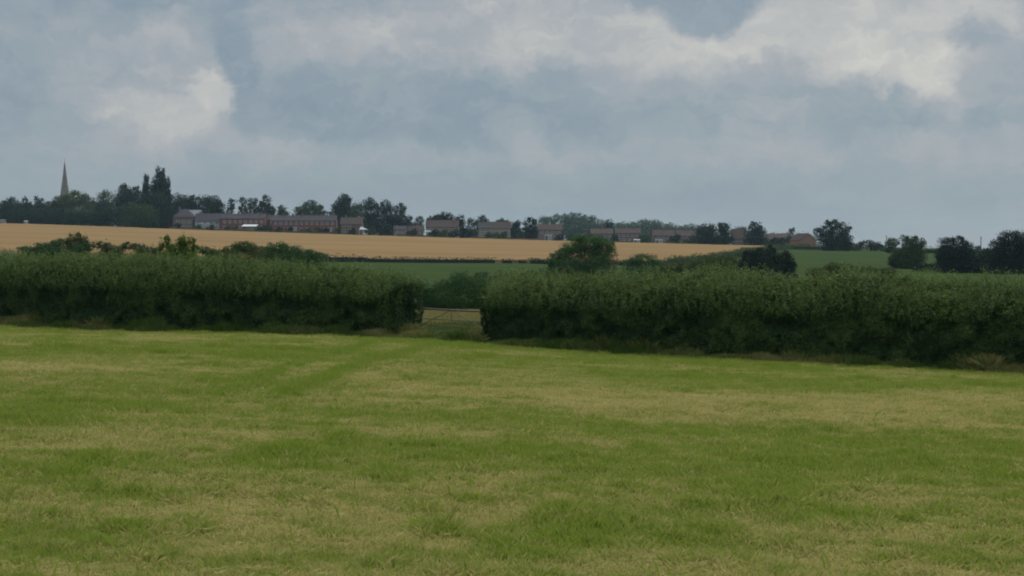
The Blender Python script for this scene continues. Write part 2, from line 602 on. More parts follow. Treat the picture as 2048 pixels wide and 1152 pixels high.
def build_ground():
    xp = spaced(1500, 26, 0.33, 1.07)
    xs = np.concatenate([-xp[::-1][:-1], xp])
    yp = list(np.arange(-60, 0, 3.0)) + list(np.arange(0, 85, 0.35))
    s = 0.4
    while yp[-1] < 2500:
        s = min(s * 1.03, 60)
        yp.append(yp[-1] + s)
    ys = np.array(yp)
    X, Y = np.meshgrid(xs, ys)
    Z = ground(X, Y)
    near = (Y < 85)
    Z = Z + np.where(near, (fbm(X * 1.1, Y * 1.1, oct=3, seed=8) - .5) * 0.07, 0)
    D = dry_map(X, Y, Z)
    far = np.clip((Y - hedge_y(X) - 1) / 3, 0, 1)
    # just beyond the gate the grass is uncut and pale
    pale = np.exp(-((X + 3) / 16) ** 2 - ((Y - 83) / 7.5) ** 4)
    yard = np.exp(-((X + 3) / 16) ** 2) * (Y < 92)
    far = np.clip(far - yard, 0, 1)
    D = np.where(Y - hedge_y(X) > 1, 0.15 + .8 * pale, D)
    ny, nx = X.shape
    V = np.stack([X, Y, Z], -1).reshape(-1, 3)
    i = (np.arange(ny - 1)[:, None] * nx + np.arange(nx - 1)[None]).ravel()
    Fc = np.stack([i, i + 1, i + nx + 1, i + nx], 1)
    o = mesh_np('ground', V, faces=Fc, mat=ground_material(), smooth=True,
                attrs={'dry': ('POINT', D.ravel()), 'far': ('POINT', far.ravel())})
    tag(o, kind='structure')


def build_wheat():
    # (px, near D, far D) across the slope
    tab = np.array([(-380, 330, 725), (0, 380, 728), (700, 396, 732), (1060, 399, 734), (1160, 366, 733), (1300, 352, 733), (1345, 356, 732), (1440, 430, 728), (1540, 570, 722), (1606, 700, 716)])
    ps = np.linspace(-380, 1606, 260)
    n0 = np.interp(ps, tab[:, 0], tab[:, 1]); n1 = np.interp(ps, tab[:, 0], tab[:, 2])
    ts = np.linspace(0, 1, 90)
    Y = n0[None] + (n1 - n0)[None] * ts[:, None]
    X = (ps[None] - 1024) / F * Y
    H = 0.75 + (fbm(X * .5, Y * .5, oct=3, seed=11) - .5) * 0.25
    Z = ground(X, Y) + H
    # skirt down to the soil on every side
    Z[0] = ground(X[0], Y[0]) - 0.05; Y[0] -= 0.1
    Z[-1] = ground(X[-1], Y[-1]) - 0.05
    Z[:, 0] = ground(X[:, 0], Y[:, 0]) - 0.05
    Z[:, -1] = ground(X[:, -1], Y[:, -1]) - 0.05
    Y[1] = Y[0] + 0.15
    ny, nx = X.shape
    V = np.stack([X, Y, Z], -1).reshape(-1, 3)
    i = (np.arange(ny - 1)[:, None] * nx + np.arange(nx - 1)[None]).ravel()
    Fc = np.stack([i, i + 1, i + nx + 1, i + nx], 1)
    o = mesh_np('wheat_field', V, faces=Fc, mat=wheat_material(), smooth=True)
    tag(o, kind='structure')


build_ground()
build_wheat()


# ------------------------------------------------------------------ foliage
def leaf_quads(P, N, size, rng, aspect=0.75, jitter=0.8):
    """rhombic leaves at P facing roughly N"""
    n = len(P)
    N = N + rng.normal(0, jitter, (n, 3))
    N /= np.linalg.norm(N, axis=1, keepdims=True) + 1e-9
    A = np.cross(N, rng.normal(0, 1, (n, 3)))
    A /= np.linalg.norm(A, axis=1, keepdims=True) + 1e-9
    B = np.cross(N, A)
    s = (size * rng.uniform(0.6, 1.35, n))[:, None] * 0.5
    V = np.empty((n, 4, 3), np.float32)
    V[:, 0] = P - A * s
    V[:, 1] = P - B * s * aspect
    V[:, 2] = P + A * s
    V[:, 3] = P + B * s * aspect
    return V.reshape(-1, 3)


def sphere_dirs(n, rng):
    d = rng.normal(0, 1, (n, 3))
    return d / (np.linalg.norm(d, axis=1, keepdims=True) + 1e-9)


def crown_points(lobes, D, rng, density=1.0, pxs=1.15, gap=0.0):
    """lobes: (px,py,rx,ry) in photo pixels at distance D -> leaf points, normals, size"""
    Ps, Ns = [], []
    k = D / F
    size = pxs * 2 * k
    for (px, py, rx, ry) in lobes:
        c = np.array(at(px, py, D)) + np.array([0, rng.uniform(-.3, .3) * rx * k, 0])
        R = np.array([rx * k, rx * k * 0.9, ry * k]) * (1.2 if D > 700 else 1.1)
        area = math.pi * rx * ry / 4
        n = int(max(60, 7.5 * density * area / (pxs * pxs)))
        # clumps sitting on the lobe
        nb = int(np.clip(rx * ry / 14, 9, 46))
        bd = sphere_dirs(nb, rng)
        bc = bd * rng.uniform(0.62, 0.86, (nb, 1))
        br = rng.uniform(0.22, 0.42, nb)
        which = rng.integers(0, nb, n)
        d = sphere_dirs(n, rng)
        r = rng.uniform(0.45, 1.0, (n, 1)) ** 0.6
        q = bc[which] + d * br[which][:, None] * r
        nn = d * 0.7 + bd[which] * 0.6
        # body
        m = int(n * 0.55)
        d2 = sphere_dirs(m, rng)
        q2 = d2 * rng.uniform(0.35, 0.97, (m, 1))
        # stray twigs
        s = int(n * 0.05)
        d3 = sphere_dirs(s, rng)
        q3 = d3 * rng.uniform(0.95, 1.2, (s, 1))
        Q = np.concatenate([q, q2, q3]); NN = np.concatenate([nn, d2, d3])
        if gap > 0:
            g = vnoise(Q[:, 0] * 3.1 + px, Q[:, 1] * 3.1, Q[:, 2] * 3.1, seed=int(px) % 97)
            keep = g > gap
            Q, NN = Q[keep], NN[keep]
        Ps.append(c + Q * R)
        Ns.append(NN)
    return np.concatenate(Ps), np.concatenate(Ns), size


def make_tree(name, label, cat, D, lobes, mat, seed, group=None, gap=0.0, density=1.0, base_px=None, trunk=0.35, pxs=1.15, tint=0.5, skirt=True, skirt_from=0.0):
    rng = np.random.default_rng(seed)
    cx = sum(l[0] * l[2] for l in lobes) / sum(l[2] for l in lobes) if base_px is None else base_px
    bx = (cx - 1024) / F * D
    base = Vector((bx, D, gz(bx, D)))
    root = empty(name, base)
    tag(root, label, cat, group)
    # low boughs and undergrowth down to the ground
    top_lobes = list(lobes)
    if skirt:
        gy = float(proj(base.x, D, base.z)[1])
        for (lx, ly, rx, ry) in top_lobes:
            if gy - (ly + ry) > 1.5 and ly > min(l[1] for l in top_lobes) + (gy - min(l[1] for l in top_lobes)) * skirt_from:
                lobes = lobes + [(lx, (ly + gy) / 2, rx * 1.05, (gy - ly) / 2 + 1)]
    P, N, size = crown_points(lobes, D, rng, density, pxs, gap)
    lobes = top_lobes
    ok = P[:, 2] > ground(P[:, 0], P[:, 1]) + 0.02
    P, N = P[ok], N[ok]
    V = leaf_quads(P, N, size, rng)
    t = np.clip(rng.normal(tint, 0.22, len(P)), 0, 1)
    mesh_np('crown' if cat == 'tree' else 'foliage', V, 4, mat=M[mat], tint=t, parent=root)
    # trunk and limbs
    top = max(lobes, key=lambda l: -l[1])
    tp = at(top[0], top[1], D)
    low = max(lobes, key=lambda l: l[1] + l[3] * .2)
    fork = Vector((base.x * .8 + tp.x * .2, D, base.z + max(0.5, (tp.z - base.z) * 0.35)))
    r = trunk
    mb = MB()
    mb.tube([base - Vector((0, 0, .2)), base.lerp(fork, .5), fork, fork.lerp(tp, .6), tp], [r * 1.25, r, r * .85, r * .5, r * .12])
    for l in lobes:
        e = at(l[0], l[1], D)
        if (e - tp).length > 0.5:
            mb.tube([fork, fork.lerp(e, .55) + Vector((0, 0, .15)), e], [r * .55, r * .35, r * .08], 5)
    mb.build('trunk' if cat == 'tree' else 'stem', M['bark'], root)
    return root


def cone_lobes(px, top, bot, w, n=5):
    """stack of shrinking lobes: conifers and poplars"""
    out = []
    for i in range(n):
        f = (i + .5) / n
        y = top + (bot - top) * f
        out.append((px, y, max(1.6, w * (0.35 + 0.65 * f)), (bot - top) / n * 0.9))
    return out


def poplar_lobes(px, top, bot, w, n=6):
    out = []
    for i in range(n):
        f = (i + .5) / n
        y = top + (bot - top) * f
        ww = w * (0.45 + 0.75 * math.sin(math.pi * min(1, f * .75 + .12)))
        out.append((px, y, ww, (bot - top) / n * 0.95))
    return out


VG = 'trees around the village'
T = [
 # name, label, D, lobes, material, options
 ('broadleaf_tree', 'rounded dark tree at the far left edge above the wheat', 800, [(6, 420, 18, 18), (24, 414, 20, 17), (20, 430, 28, 15), (40, 422, 14, 14)], 'leaf_dark', {}),
 ('conifer_tree', 'small pointed conifer with two tips left of the church spire', 790, cone_lobes(50, 399, 442, 13, 4) + cone_lobes(60, 405, 440, 11, 4), 'leaf_needle', {}),
 ('conifer_tree', 'dark pointed conifer close to the left of the spire', 795, cone_lobes(74, 397, 442, 13, 4) + cone_lobes(83, 401, 442, 11, 4), 'leaf_needle', {}),
 ('broadleaf_tree', 'low dark tree between the conifers and the church spire', 780, [(96, 417, 17, 13), (68, 425, 24, 15), (110, 425, 18, 16), (44, 424, 16, 15)], 'leaf_dark', {}),
 ('broadleaf_tree', 'wide paler green tree hiding the foot of the church spire', 770, [(150, 398, 22, 16), (128, 404, 18, 14), (112, 402, 9, 9), (170, 398, 9, 10), (104, 412, 10, 9), (150, 418, 34, 20)], 'leaf_olive', dict(gap=.25)),
 ('broadleaf_tree', 'low dark tree right of the tree at the spire', 790, [(183, 410, 15, 12), (192, 420, 22, 18)], 'leaf_dark', {}),
 ('broadleaf_tree', 'broad round tree left of the tallest dark crown', 800, [(214, 402, 20, 18), (205, 420, 24, 18)], 'leaf_mid', {}),
 ('broadleaf_tree', 'very dark upright crown rising left of the poplars', 790, [(250, 382, 12, 14), (256, 396, 20, 18), (244, 405, 16, 16)], 'leaf_needle', {}),
 ('broadleaf_tree', 'dark shoulder tree between the tall dark crown and the poplars', 795, [(270, 386, 11, 12), (276, 404, 18, 18)], 'leaf_dark', {}),
 ('poplar_tree', 'lone slender poplar left of the tallest poplar', 790, poplar_lobes(292, 352, 412, 6.5), 'leaf_dark', {}),
 ('poplar_tree', 'tallest poplar with a blunt top above the village', 785, poplar_lobes(318, 339, 420, 8, 7), 'leaf_dark', {}),
 ('poplar_tree', 'thin poplar spire touching the right side of the tallest poplar', 787, poplar_lobes(327, 341, 410, 4.5, 7), 'leaf_dark', {}),
 ('poplar_tree', 'shorter poplar against the left side of the tallest poplar', 783, poplar_lobes(307, 363, 420, 6, 5), 'leaf_dark', {}),
 ('poplar_tree', 'short ragged poplar right of the tallest poplar', 783, poplar_lobes(335, 359, 420, 6, 5), 'leaf_dark', dict(gap=.3)),
 ('broadleaf_tree', 'large dark tree filling the space below the poplars', 765, [(318, 414, 26, 24), (300, 408, 22, 20), (322, 436, 22, 20), (332, 420, 14, 20)], 'leaf_dark', {}),
 ('broadleaf_tree', 'paler bushy tree in front of the dark trees below the poplars', 752, [(262, 420, 20, 15), (290, 428, 24, 18), (276, 440, 30, 14)], 'leaf_mid', {}),
 ('broadleaf_tree', 'dark low tree at the wheat edge below the round tree', 752, [(222, 432, 24, 17), (200, 438, 24, 12)], 'leaf_dark', {}),
 ('broadleaf_tree', 'bushy dark tree at the wheat edge below the church spire', 752, [(125, 434, 24, 14), (160, 436, 26, 13)], 'leaf_dark', {}),
 ('broadleaf_tree', 'dark bushy tree standing at the wheat edge left of the spire', 752, [(60, 431, 28, 13), (28, 433, 26, 12), (92, 433, 24, 13)], 'leaf_dark', {}),
 ('broadleaf_tree', 'dark tree just right of the poplars above the red brown house', 800, [(349, 404, 14, 16), (345, 418, 18, 16)], 'leaf_dark', {}),
 ('broadleaf_tree', 'dark round tree behind the grey roofed house', 820, [(368, 403, 15, 13), (384, 404, 12, 12), (374, 416, 22, 12), (386, 394, 5, 5)], 'leaf_dark', {}),
 ('broadleaf_tree', 'flat topped tree behind the white walled bungalow', 825, [(408, 400, 14, 10), (424, 405, 16, 12), (438, 413, 12, 11), (415, 415, 26, 12)], 'leaf_dark', {}),
 ('pine_tree', 'slim pine with gaps left of three taller crowns', 840, [(464, 405, 8, 8), (461, 418, 9, 9)], 'leaf_dark', dict(gap=.35)),
 ('pine_tree', 'pine with an uneven crown left of the pale chimney', 838, [(484, 402, 9, 8), (488, 416, 10, 10)], 'leaf_dark', dict(gap=.3)),
 ('pine_tree', 'open crowned pine behind the pale chimney', 842, [(504, 404, 9, 8), (510, 416, 12, 10), (513, 400, 4, 5)], 'leaf_dark', dict(gap=.4)),
 ('pine_tree', 'tallest leaning crown at the right end of the pines', 838, [(532, 403, 11, 11), (528, 416, 13, 12), (543, 420, 9, 8)], 'leaf_dark', dict(gap=.15)),
 ('broadleaf_tree', 'small spiky tree alone against the sky over the brick terrace', 830, [(565, 420, 9, 7), (565, 427, 12, 6), (563, 414, 3, 4)], 'leaf_mid', dict(gap=.2)),
 ('broadleaf_tree', 'rounded domed tree alone behind the long brick terrace', 820, [(620, 412, 15, 11), (606, 420, 15, 10), (632, 419, 13, 11), (618, 424, 28, 8)], 'leaf_mid', {}),
 ('bush', 'low dark bush behind the right end of the brick terrace', 815, [(652, 428, 12, 6)], 'leaf_dark', {}),
 ('broadleaf_tree', 'tallest dark crown at the left of the row behind the end house', 800, [(688, 403, 14, 13), (694, 398, 9, 8), (678, 417, 14, 14), (690, 424, 22, 20)], 'leaf_dark', {}),
 ('broadleaf_tree', 'greener lower tree squeezed between two tall dark crowns', 790, [(714, 415, 11, 12), (716, 430, 16, 16)], 'leaf_mid', {}),
 ('broadleaf_tree', 'upright oval tree in the middle of the tall row', 800, [(740, 410, 15, 13), (744, 426, 18, 18), (748, 442, 20, 14)], 'leaf_dark', {}),
 ('broadleaf_tree', 'egg shaped tree right of the middle oval tree', 798, [(772, 414, 12, 13), (776, 430, 14, 18), (774, 446, 16, 12)], 'leaf_dark', {}),
 ('broadleaf_tree', 'ragged crown with a bough to the right ending the tall row', 795, [(801, 417, 12, 9), (798, 432, 14, 16), (817, 437, 8, 6), (808, 447, 14, 10)], 'leaf_dark', dict(gap=.15)),
 ('bush', 'dark round bush at the wheat edge below the tall row', 745, [(775, 459, 13, 10), (768, 464, 8, 6)], 'leaf_dark', {}),
 ('broadleaf_tree', 'small pale round tree in the gap right of the tall row', 900, [(839, 440, 9, 8), (835, 450, 12, 8)], 'leaf_far', {}),
 ('broadleaf_tree', 'small tree behind the left roof end of the beige semi', 800, [(861, 440, 7, 7), (872, 438, 8, 9)], 'leaf_dark', {}),
 ('broadleaf_tree', 'bushy tree above the roof of the beige semi', 805, [(889, 431, 10, 8), (896, 436, 14, 9), (880, 437, 10, 8)], 'leaf_dark', {}),
 ('broadleaf_tree', 'dark tree at the right roof end of the beige semi', 795, [(920, 439, 10, 10), (924, 452, 10, 14), (927, 464, 12, 8)], 'leaf_dark', {}),
 ('broadleaf_tree', 'dark tree left of the two tone roof', 790, [(945, 447, 10, 11), (946, 460, 11, 12)], 'leaf_mid', {}),
 ('broadleaf_tree', 'peaked dark tree behind the two tone roof', 800, [(963, 439, 9, 9), (966, 446, 14, 8)], 'leaf_dark', {}),
 ('broadleaf_tree', 'low crown showing over the middle of the two tone roof', 830, [(1001, 442, 9, 5), (1010, 446, 12, 6)], 'leaf_dark', {}),
 ('broadleaf_tree', 'dark tree at the right end of the two tone roof', 790, [(1030, 450, 9, 8), (1036, 447, 6, 6), (1030, 462, 12, 12)], 'leaf_needle', {}),
 ('broadleaf_tree', 'very dark dome shaped tree left of the pale brown semi', 760, [(1061, 445, 12, 11), (1062, 458, 14, 14), (1052, 466, 14, 10)], 'leaf_needle', {}),
 ('bush', 'dark garden bush in front of the two tone roofed house', 742, [(985, 470, 11, 6), (976, 472, 8, 5)], 'leaf_mid', {}),
 ('bush', 'dark garden bush at the right corner of the beige semi', 742, [(911, 466, 10, 7), (902, 469, 7, 5)], 'leaf_dark', {}),
 ('bush', 'green bush at the wheat edge between the two long brown terraces', 742, [(1292, 475, 12, 8), (1288, 480, 14, 5)], 'leaf_mid', {}),
 ('broadleaf_tree', 'darkest pointed crown standing out of the far wood', 950, [(1219, 446, 8, 8), (1217, 454, 10, 8)], 'leaf_dark', {}),
 ('broadleaf_tree', 'left tree of the dark pair at the end of the brick terrace', 735, [(1414, 460, 18, 13), (1410, 472, 20, 15), (1425, 478, 14, 10)], 'leaf_needle', {}),
 ('broadleaf_tree', 'right tree of the dark pair at the end of the brick terrace', 733, [(1447, 459, 16, 13), (1449, 472, 18, 15), (1440, 480, 16, 8)], 'leaf_needle', {}),
 ('broadleaf_tree', 'grey green tree behind the pale gable right of the dark pair', 830, [(1480, 463, 12, 10), (1472, 468, 10, 8)], 'leaf_far', {}),
 ('broadleaf_tree', 'single dark egg shaped tree right of the pale gable', 730, [(1512, 454, 12, 11), (1508, 468, 18, 14), (1510, 479, 22, 9), (1518, 463, 14, 12)], 'leaf_needle', {}),
 ('broadleaf_tree', 'small pale tree poking up left of the brick barn', 850, [(1584, 460, 6, 5), (1581, 469, 8, 8)], 'leaf_far', {}),
 ('bush', 'row of low bushes in front of the long dark barn roof', 700, [(1558, 482, 15, 8), (1580, 481, 11, 9), (1540, 485, 12, 6)], 'leaf_dark', {}),
 ('oak_tree', 'large spreading oak with ragged boughs right of the brick barn', 600, [(1668, 450, 14, 11), (1656, 447, 8, 7), (1645, 463, 18, 11), (1688, 458, 14, 13), (1665, 474, 30, 16), (1690, 478, 16, 12), (1700, 456, 5, 3), (1670, 487, 20, 8)], 'leaf_needle', dict(gap=.2, skirt_from=.45)),
 ('bush', 'long flat topped bush on the skyline right of the oak', 610, [(1732, 489, 16, 8), (1750, 490, 16, 8), (1715, 492, 10, 6)], 'leaf_dark', {}),
 ('bush', 'light green low bush at the right foot of the oak', 600, [(1700, 493, 18, 5), (1690, 497, 14, 5)], 'leaf_olive', {}),
 ('broadleaf_tree', 'round grey green tree right of the flat topped bush', 560, [(1786, 484, 14, 9), (1782, 494, 14, 8)], 'leaf_mid', {}),
 ('broadleaf_tree', 'loose airy tree with sky showing through in the right field', 330, [(1812, 476, 12, 6), (1828, 478, 9, 7), (1842, 487, 12, 11), (1818, 490, 16, 12), (1806, 508, 24, 16), (1792, 518, 16, 14), (1826, 508, 18, 16), (1812, 532, 26, 14)], 'leaf_mid', dict(gap=.3)),
 ('bush', 'low dark scrub at the right foot of the airy tree', 300, [(1850, 534, 16, 9), (1870, 538, 16, 10), (1838, 540, 14, 8)], 'leaf_dark', {}),
 ('oak_tree', 'dark oak with a notched top left of the telegraph pole', 290, [(1893, 489, 18, 13), (1915, 480, 14, 9), (1928, 495, 18, 14), (1905, 510, 34, 18), (1935, 512, 16, 20), (1912, 534, 40, 18)], 'leaf_needle', dict(gap=.08)),
 ('broadleaf_tree', 'low dark tree between the two big oaks at right', 295, [(1960, 520, 20, 16), (1975, 508, 14, 12), (1955, 538, 26, 14)], 'leaf_needle', {}),
 ('oak_tree', 'big dark dome of an oak cut by the right edge', 285, [(2020, 478, 26, 17), (2000, 492, 18, 14), (2045, 480, 24, 18), (2015, 510, 36, 22), (2060, 505, 30, 26), (2010, 534, 40, 18), (2060, 535, 30, 16)], 'leaf_needle', {}),
 ('broadleaf_tree', 'small pale tree far off behind the telegraph pole at right', 700, [(1955, 496, 7, 6), (1957, 503, 8, 6)], 'leaf_far', {}),
 ('broadleaf_tree', 'large leafy tree standing in front of the wheat at centre', 220, [(1158, 477, 15, 10), (1182, 487, 26, 16), (1205, 492, 24, 18), (1150, 500, 26, 18), (1195, 515, 34, 20), (1128, 510, 18, 14), (1110, 522, 16, 14), (1140, 530, 30, 16), (1200, 538, 34, 16)], 'leaf_green', dict(gap=.15, tint=.9, skirt_from=.4, density=1.3, trunk=.12)),
 ('broadleaf_tree', 'sparse brownish sapling at the right side of the central tree', 214, [(1230, 506, 8, 10), (1226, 522, 10, 12)], 'leaf_brown', dict(gap=.5, density=.4, trunk=.05)),
 ('bush', 'domed green bush right of the central tree before the wheat', 230, [(1287, 521, 30, 14), (1268, 530, 22, 14), (1314, 531, 24, 13), (1288, 542, 46, 14)], 'leaf_green', {}),
 ('bush', 'largest dark rounded bush below the single dark tree', 210, [(1542, 499, 10, 9), (1500, 512, 22, 12), (1530, 508, 26, 12), (1565, 515, 20, 14), (1530, 528, 46, 18), (1575, 532, 18, 14), (1495, 525, 22, 14)], 'leaf_dark', {}),
 ('bush', 'feathery olive bush poking above the right hedge', 95, [(1668, 536, 20, 12), (1695, 539, 24, 10), (1640, 545, 28, 10)], 'leaf_olive', dict(gap=.2)),
 ('bush', 'low green bush above the hedge right of the feathery one', 98, [(1745, 541, 30, 9), (1775, 544, 28, 9)], 'leaf_olive', dict(gap=.15)),
 ('bush', 'dense dark bush framed by the gateway between the hedges', 100, [(893, 582, 28, 22), (925, 566, 30, 22), (920, 598, 52, 28), (968, 580, 30, 30), (862, 600, 26, 24), (838, 584, 20, 26)], 'leaf_green', dict(tint=.6)),
 ('bush', 'bright tipped bush rising above the gateway from the right', 105, [(1000, 560, 26, 16), (960, 553, 18, 10), (1040, 562, 30, 18)], 'leaf_olive', dict(gap=.1)),
 ('bush', 'olive scrub bush between the domed bush and the largest dark bush', 130, [(1345, 536, 24, 10), (1372, 533, 22, 10), (1325, 542, 22, 10)], 'leaf_olive', dict(gap=.1)),
 ('bush', 'taller olive scrub bush just left of the largest dark bush', 125, [(1398, 528, 22, 11), (1430, 523, 22, 12), (1460, 524, 20, 13), (1420, 538, 40, 12)], 'leaf_olive', dict(gap=.1)),
 ('bush', 'low dark scrub just left of the central leafy tree', 150, [(1085, 545, 22, 8), (1060, 549, 20, 7)], 'leaf_green', {}),
 ('broadleaf_tree', 'small tree with pale leaves behind the left hedge far left', 165, [(150, 474, 14, 10), (168, 482, 12, 10), (138, 483, 10, 8), (155, 494, 26, 12)], 'leaf_olive', dict(gap=.15)),
 ('bush', 'long sloping bush left of the small pale tree', 168, [(118, 487, 18, 9), (90, 494, 26, 9), (60, 500, 24, 8), (110, 500, 34, 10)], 'leaf_green', {}),
 ('bush', 'dark bush under the right side of the small pale tree', 160, [(162, 500, 20, 12), (172, 492, 9, 8)], 'leaf_green', {}),
 ('bush', 'low mixed bush right of the small pale tree', 170, [(195, 490, 14, 8), (215, 494, 20, 9), (235, 500, 22, 9)], 'leaf_olive', dict(gap=.1)),
 ('bush', 'brownish low bush left of the bright sapling', 168, [(255, 492, 16, 8), (280, 495, 18, 8), (300, 500, 22, 9)], 'leaf_olive', {}),
 ('sapling', 'bright green sapling with upright boughs above the left hedge', 82, [(334, 481, 8, 11), (322, 492, 8, 8), (345, 498, 14, 12), (366, 484, 14, 13), (382, 480, 9, 8), (388, 492, 9, 8), (365, 504, 28, 14), (335, 512, 20, 12)], 'leaf_fresh', dict(gap=.25)),
 ('bush', 'low bush sloping off right of the bright sapling', 90, [(405, 500, 16, 9), (425, 506, 18, 9)], 'leaf_green', {}),
 ('bush', 'soft round topped green bush in the middle of the left hedge skyline', 120, [(490, 492, 24, 11), (470, 500, 24, 11), (505, 504, 30, 14), (450, 508, 20, 9)], 'leaf_olive', {}),
 ('bush', 'dark humped bush right of the soft green bush', 175, [(552, 497, 24, 12), (580, 500, 26, 11), (540, 505, 20, 12), (570, 512, 40, 12)], 'leaf_green', {}),
 ('bush', 'dark bush tapering down towards the low field hedge', 178, [(612, 507, 22, 9), (635, 513, 22, 8), (600, 516, 40, 10)], 'leaf_green', {}),
]
for i, (nm, lab, D, lobes, mat, opt) in enumerate(T):
    cat = 'bush' if nm == 'bush' else 'tree'
    h = 0.30 if D > 500 else (0.2 if D > 150 else 0.05)
    opt = dict(opt)
    if cat == 'bush' or nm == 'sapling': h *= 0.4
    if D > 500 and cat == 'tree': opt.setdefault('group', VG)
    opt.setdefault('trunk', h)
    make_tree(nm, lab, cat, D, lobes, mat, 100 + i, **opt)


def build_wood():
    rng = np.random.default_rng(77)
    tops = [(1084, 434), (1098, 434), (1112, 431), (1128, 430), (1141, 427), (1154, 427), (1168, 431), (1184, 434), (1198, 441), (1208, 444), (1232, 446), (1246, 444), (1258, 446),
            (1270, 444), (1286, 440), (1298, 443), (1309, 441), (1322, 446), (1336, 448), (1350, 451), (1362, 452), (1376, 449), (1390, 451), (1404, 454), (1478, 460), (1545, 466), (1560, 467), (1600, 466), (1615, 468)]
    lobes = []
    for (x, y) in tops:
        lobes += [(x, y + 6, 8, 7), (x + rng.uniform(-4, 4), y + 15, 12, 10), (x + rng.uniform(-5, 5), y + 26, 12, 10), (x + rng.uniform(-5, 5), y + 40, 14, 12)]
    P, N, size = crown_points(lobes, 1250, rng, 0.9)
    P[:, 1] += rng.uniform(-35, 35, len(P))
    ok = P[:, 2] > ground(P[:, 0], P[:, 1])
    P, N = P[ok], N[ok]
    V = leaf_quads(P, N, size, rng)
    o = mesh_np('woodland', V, 4, mat=M['leaf_far'], tint=np.clip(rng.normal(.6, .2, len(P)), 0, 1))
    tag(o, 'bluish far wood along the skyline behind the brown terraces', 'wood', kind='stuff')


build_wood()


# ------------------------------------------------------------------ field hedges
def far_hedge(label, pts, h, w, mat, seed, n_per_m=60, leaf=0.3, group='low hedges between the far fields'):
    """pts: (px, D) polyline; h height in m"""
    rng = np.random.default_rng(seed)
    P = np.array([((px - 1024) / F * D, D) for px, D in pts])
    L = np.r_[0, np.cumsum(np.linalg.norm(np.diff(P, axis=0), axis=1))]
    n = int(L[-1] * n_per_m)
    s = rng.uniform(0, L[-1], n)
    cx = np.interp(s, L, P[:, 0]); cy = np.interp(s, L, P[:, 1])
    d = sphere_dirs(n, rng); d[:, 2] = abs(d[:, 2])
    hh = h * (0.8 + 0.5 * vnoise(s * .12, s * 0, seed=seed) + 0.25 * (vnoise(s * .6, s * 0, seed=seed + 1) - .5))
    r = rng.uniform(.55, 1, n)
    # squarish cross-section
    q = d / np.maximum(np.abs(d).max(1, keepdims=True), .3) * .5 + d * .5
    x = cx + q[:, 0] * w * .5 * r; y = cy + q[:, 1] * w * .5 * r
    z = ground(cx, cy) + np.maximum(q[:, 2] * r, rng.uniform(0, .6, n) * (rng.uniform(0, 1, n) < .5)) * hh
    V = leaf_quads(np.stack([x, y, z], 1), d, leaf, rng)
    mid = P[len(P) // 2]
    root = empty('hedge', (mid[0], mid[1], gz(mid[0], mid[1])))
    tag(root, label, 'hedge', group)
    mesh_np('foliage', V, 4, mat=M[mat], tint=np.clip(rng.normal(.5, .2, n), 0, 1), parent=root)
    mb = MB()
    k = max(3, int(L[-1] / 4))
    ts = np.linspace(.4, L[-1] - .4, k)
    for t in ts:
        bx, by = float(np.interp(t, L, P[:, 0])), float(np.interp(t, L, P[:, 1]))
        b = gz(bx, by)
        mb.v += [(bx, by - w * .22, b - .1), (bx, by - w * .2, b + h * .55), (bx, by + w * .2, b + h * .55), (bx, by + w * .22, b - .1)]
    for i in range(k - 1):
        for j in range(4):
            mb.f.append((i * 4 + j, i * 4 + (j + 1) % 4, i * 4 + 4 + (j + 1) % 4, i * 4 + 4 + j))
    mb.f += [(0, 1, 2, 3), tuple((k - 1) * 4 + j for j in (3, 2, 1, 0))]
    mb.build('hidden_core', M['hedge_core'], root)  # added solid filler hidden in the leaves, no modelled stems
    return root


far_hedge('low dark hedge rising leftward under the wheat into the bushes', [(560, 385), (650, 388), (735, 391)], 2.3, 2.2, 'leaf_dark', 201)
far_hedge('longest trimmed dark hedge along the lower edge of the wheat', [(728, 391), (860, 393), (993, 394)], 1.5, 2.0, 'leaf_dark', 202)
far_hedge('short clipped hedge piece right of the gap in the long hedge', [(1002, 394), (1028, 394)], 1.2, 1.9, 'leaf_dark', 203)
far_hedge('tiny clipped hedge piece in the middle of the broken hedge', [(1034, 394), (1054, 394)], 1.1, 1.9, 'leaf_dark', 204)
far_hedge('clipped hedge piece running behind the central tree', [(1059, 392), (1160, 360), (1260, 348), (1335, 345)], 1.3, 2.0, 'leaf_dark', 205)
far_hedge('green hedge climbing right along the end of the wheat', [(1335, 347), (1390, 376), (1450, 428), (1520, 530), (1580, 640), (1612, 690)], 2.1, 4.0, 'leaf_mid', 206)
far_hedge('dark hedge below the brick barn at the top of the green field', [(1585, 640), (1625, 632), (1660, 622)], 2.2, 2.5, 'leaf_mid', 207, n_per_m=90)
far_hedge('thin hedge on the skyline right of the airy tree', [(1850, 560), (1875, 560), (1960, 560)], 2.4, 2.5, 'leaf_dark', 208)
far_hedge('dark hedge on the skyline between the flat bush and the grey green tree', [(1765, 590), (1800, 585), (1860, 575)], 1.0, 2.0, 'leaf_mid', 209)


TOPS = np.array([(-300, 498), (0, 506), (200, 507), (400, 512), (600, 522), (700, 531), (780, 541), (810, 548), (835, 562), (850, 590), (860, 600),
                 (965, 600), (975, 580), (990, 560), (1010, 552), (1060, 548), (1200, 547), (1300, 543), (1400, 536), (1500, 540), (1600, 549), (1700, 544), (1800, 546), (1900, 553), (2048, 560), (2400, 566)], float)


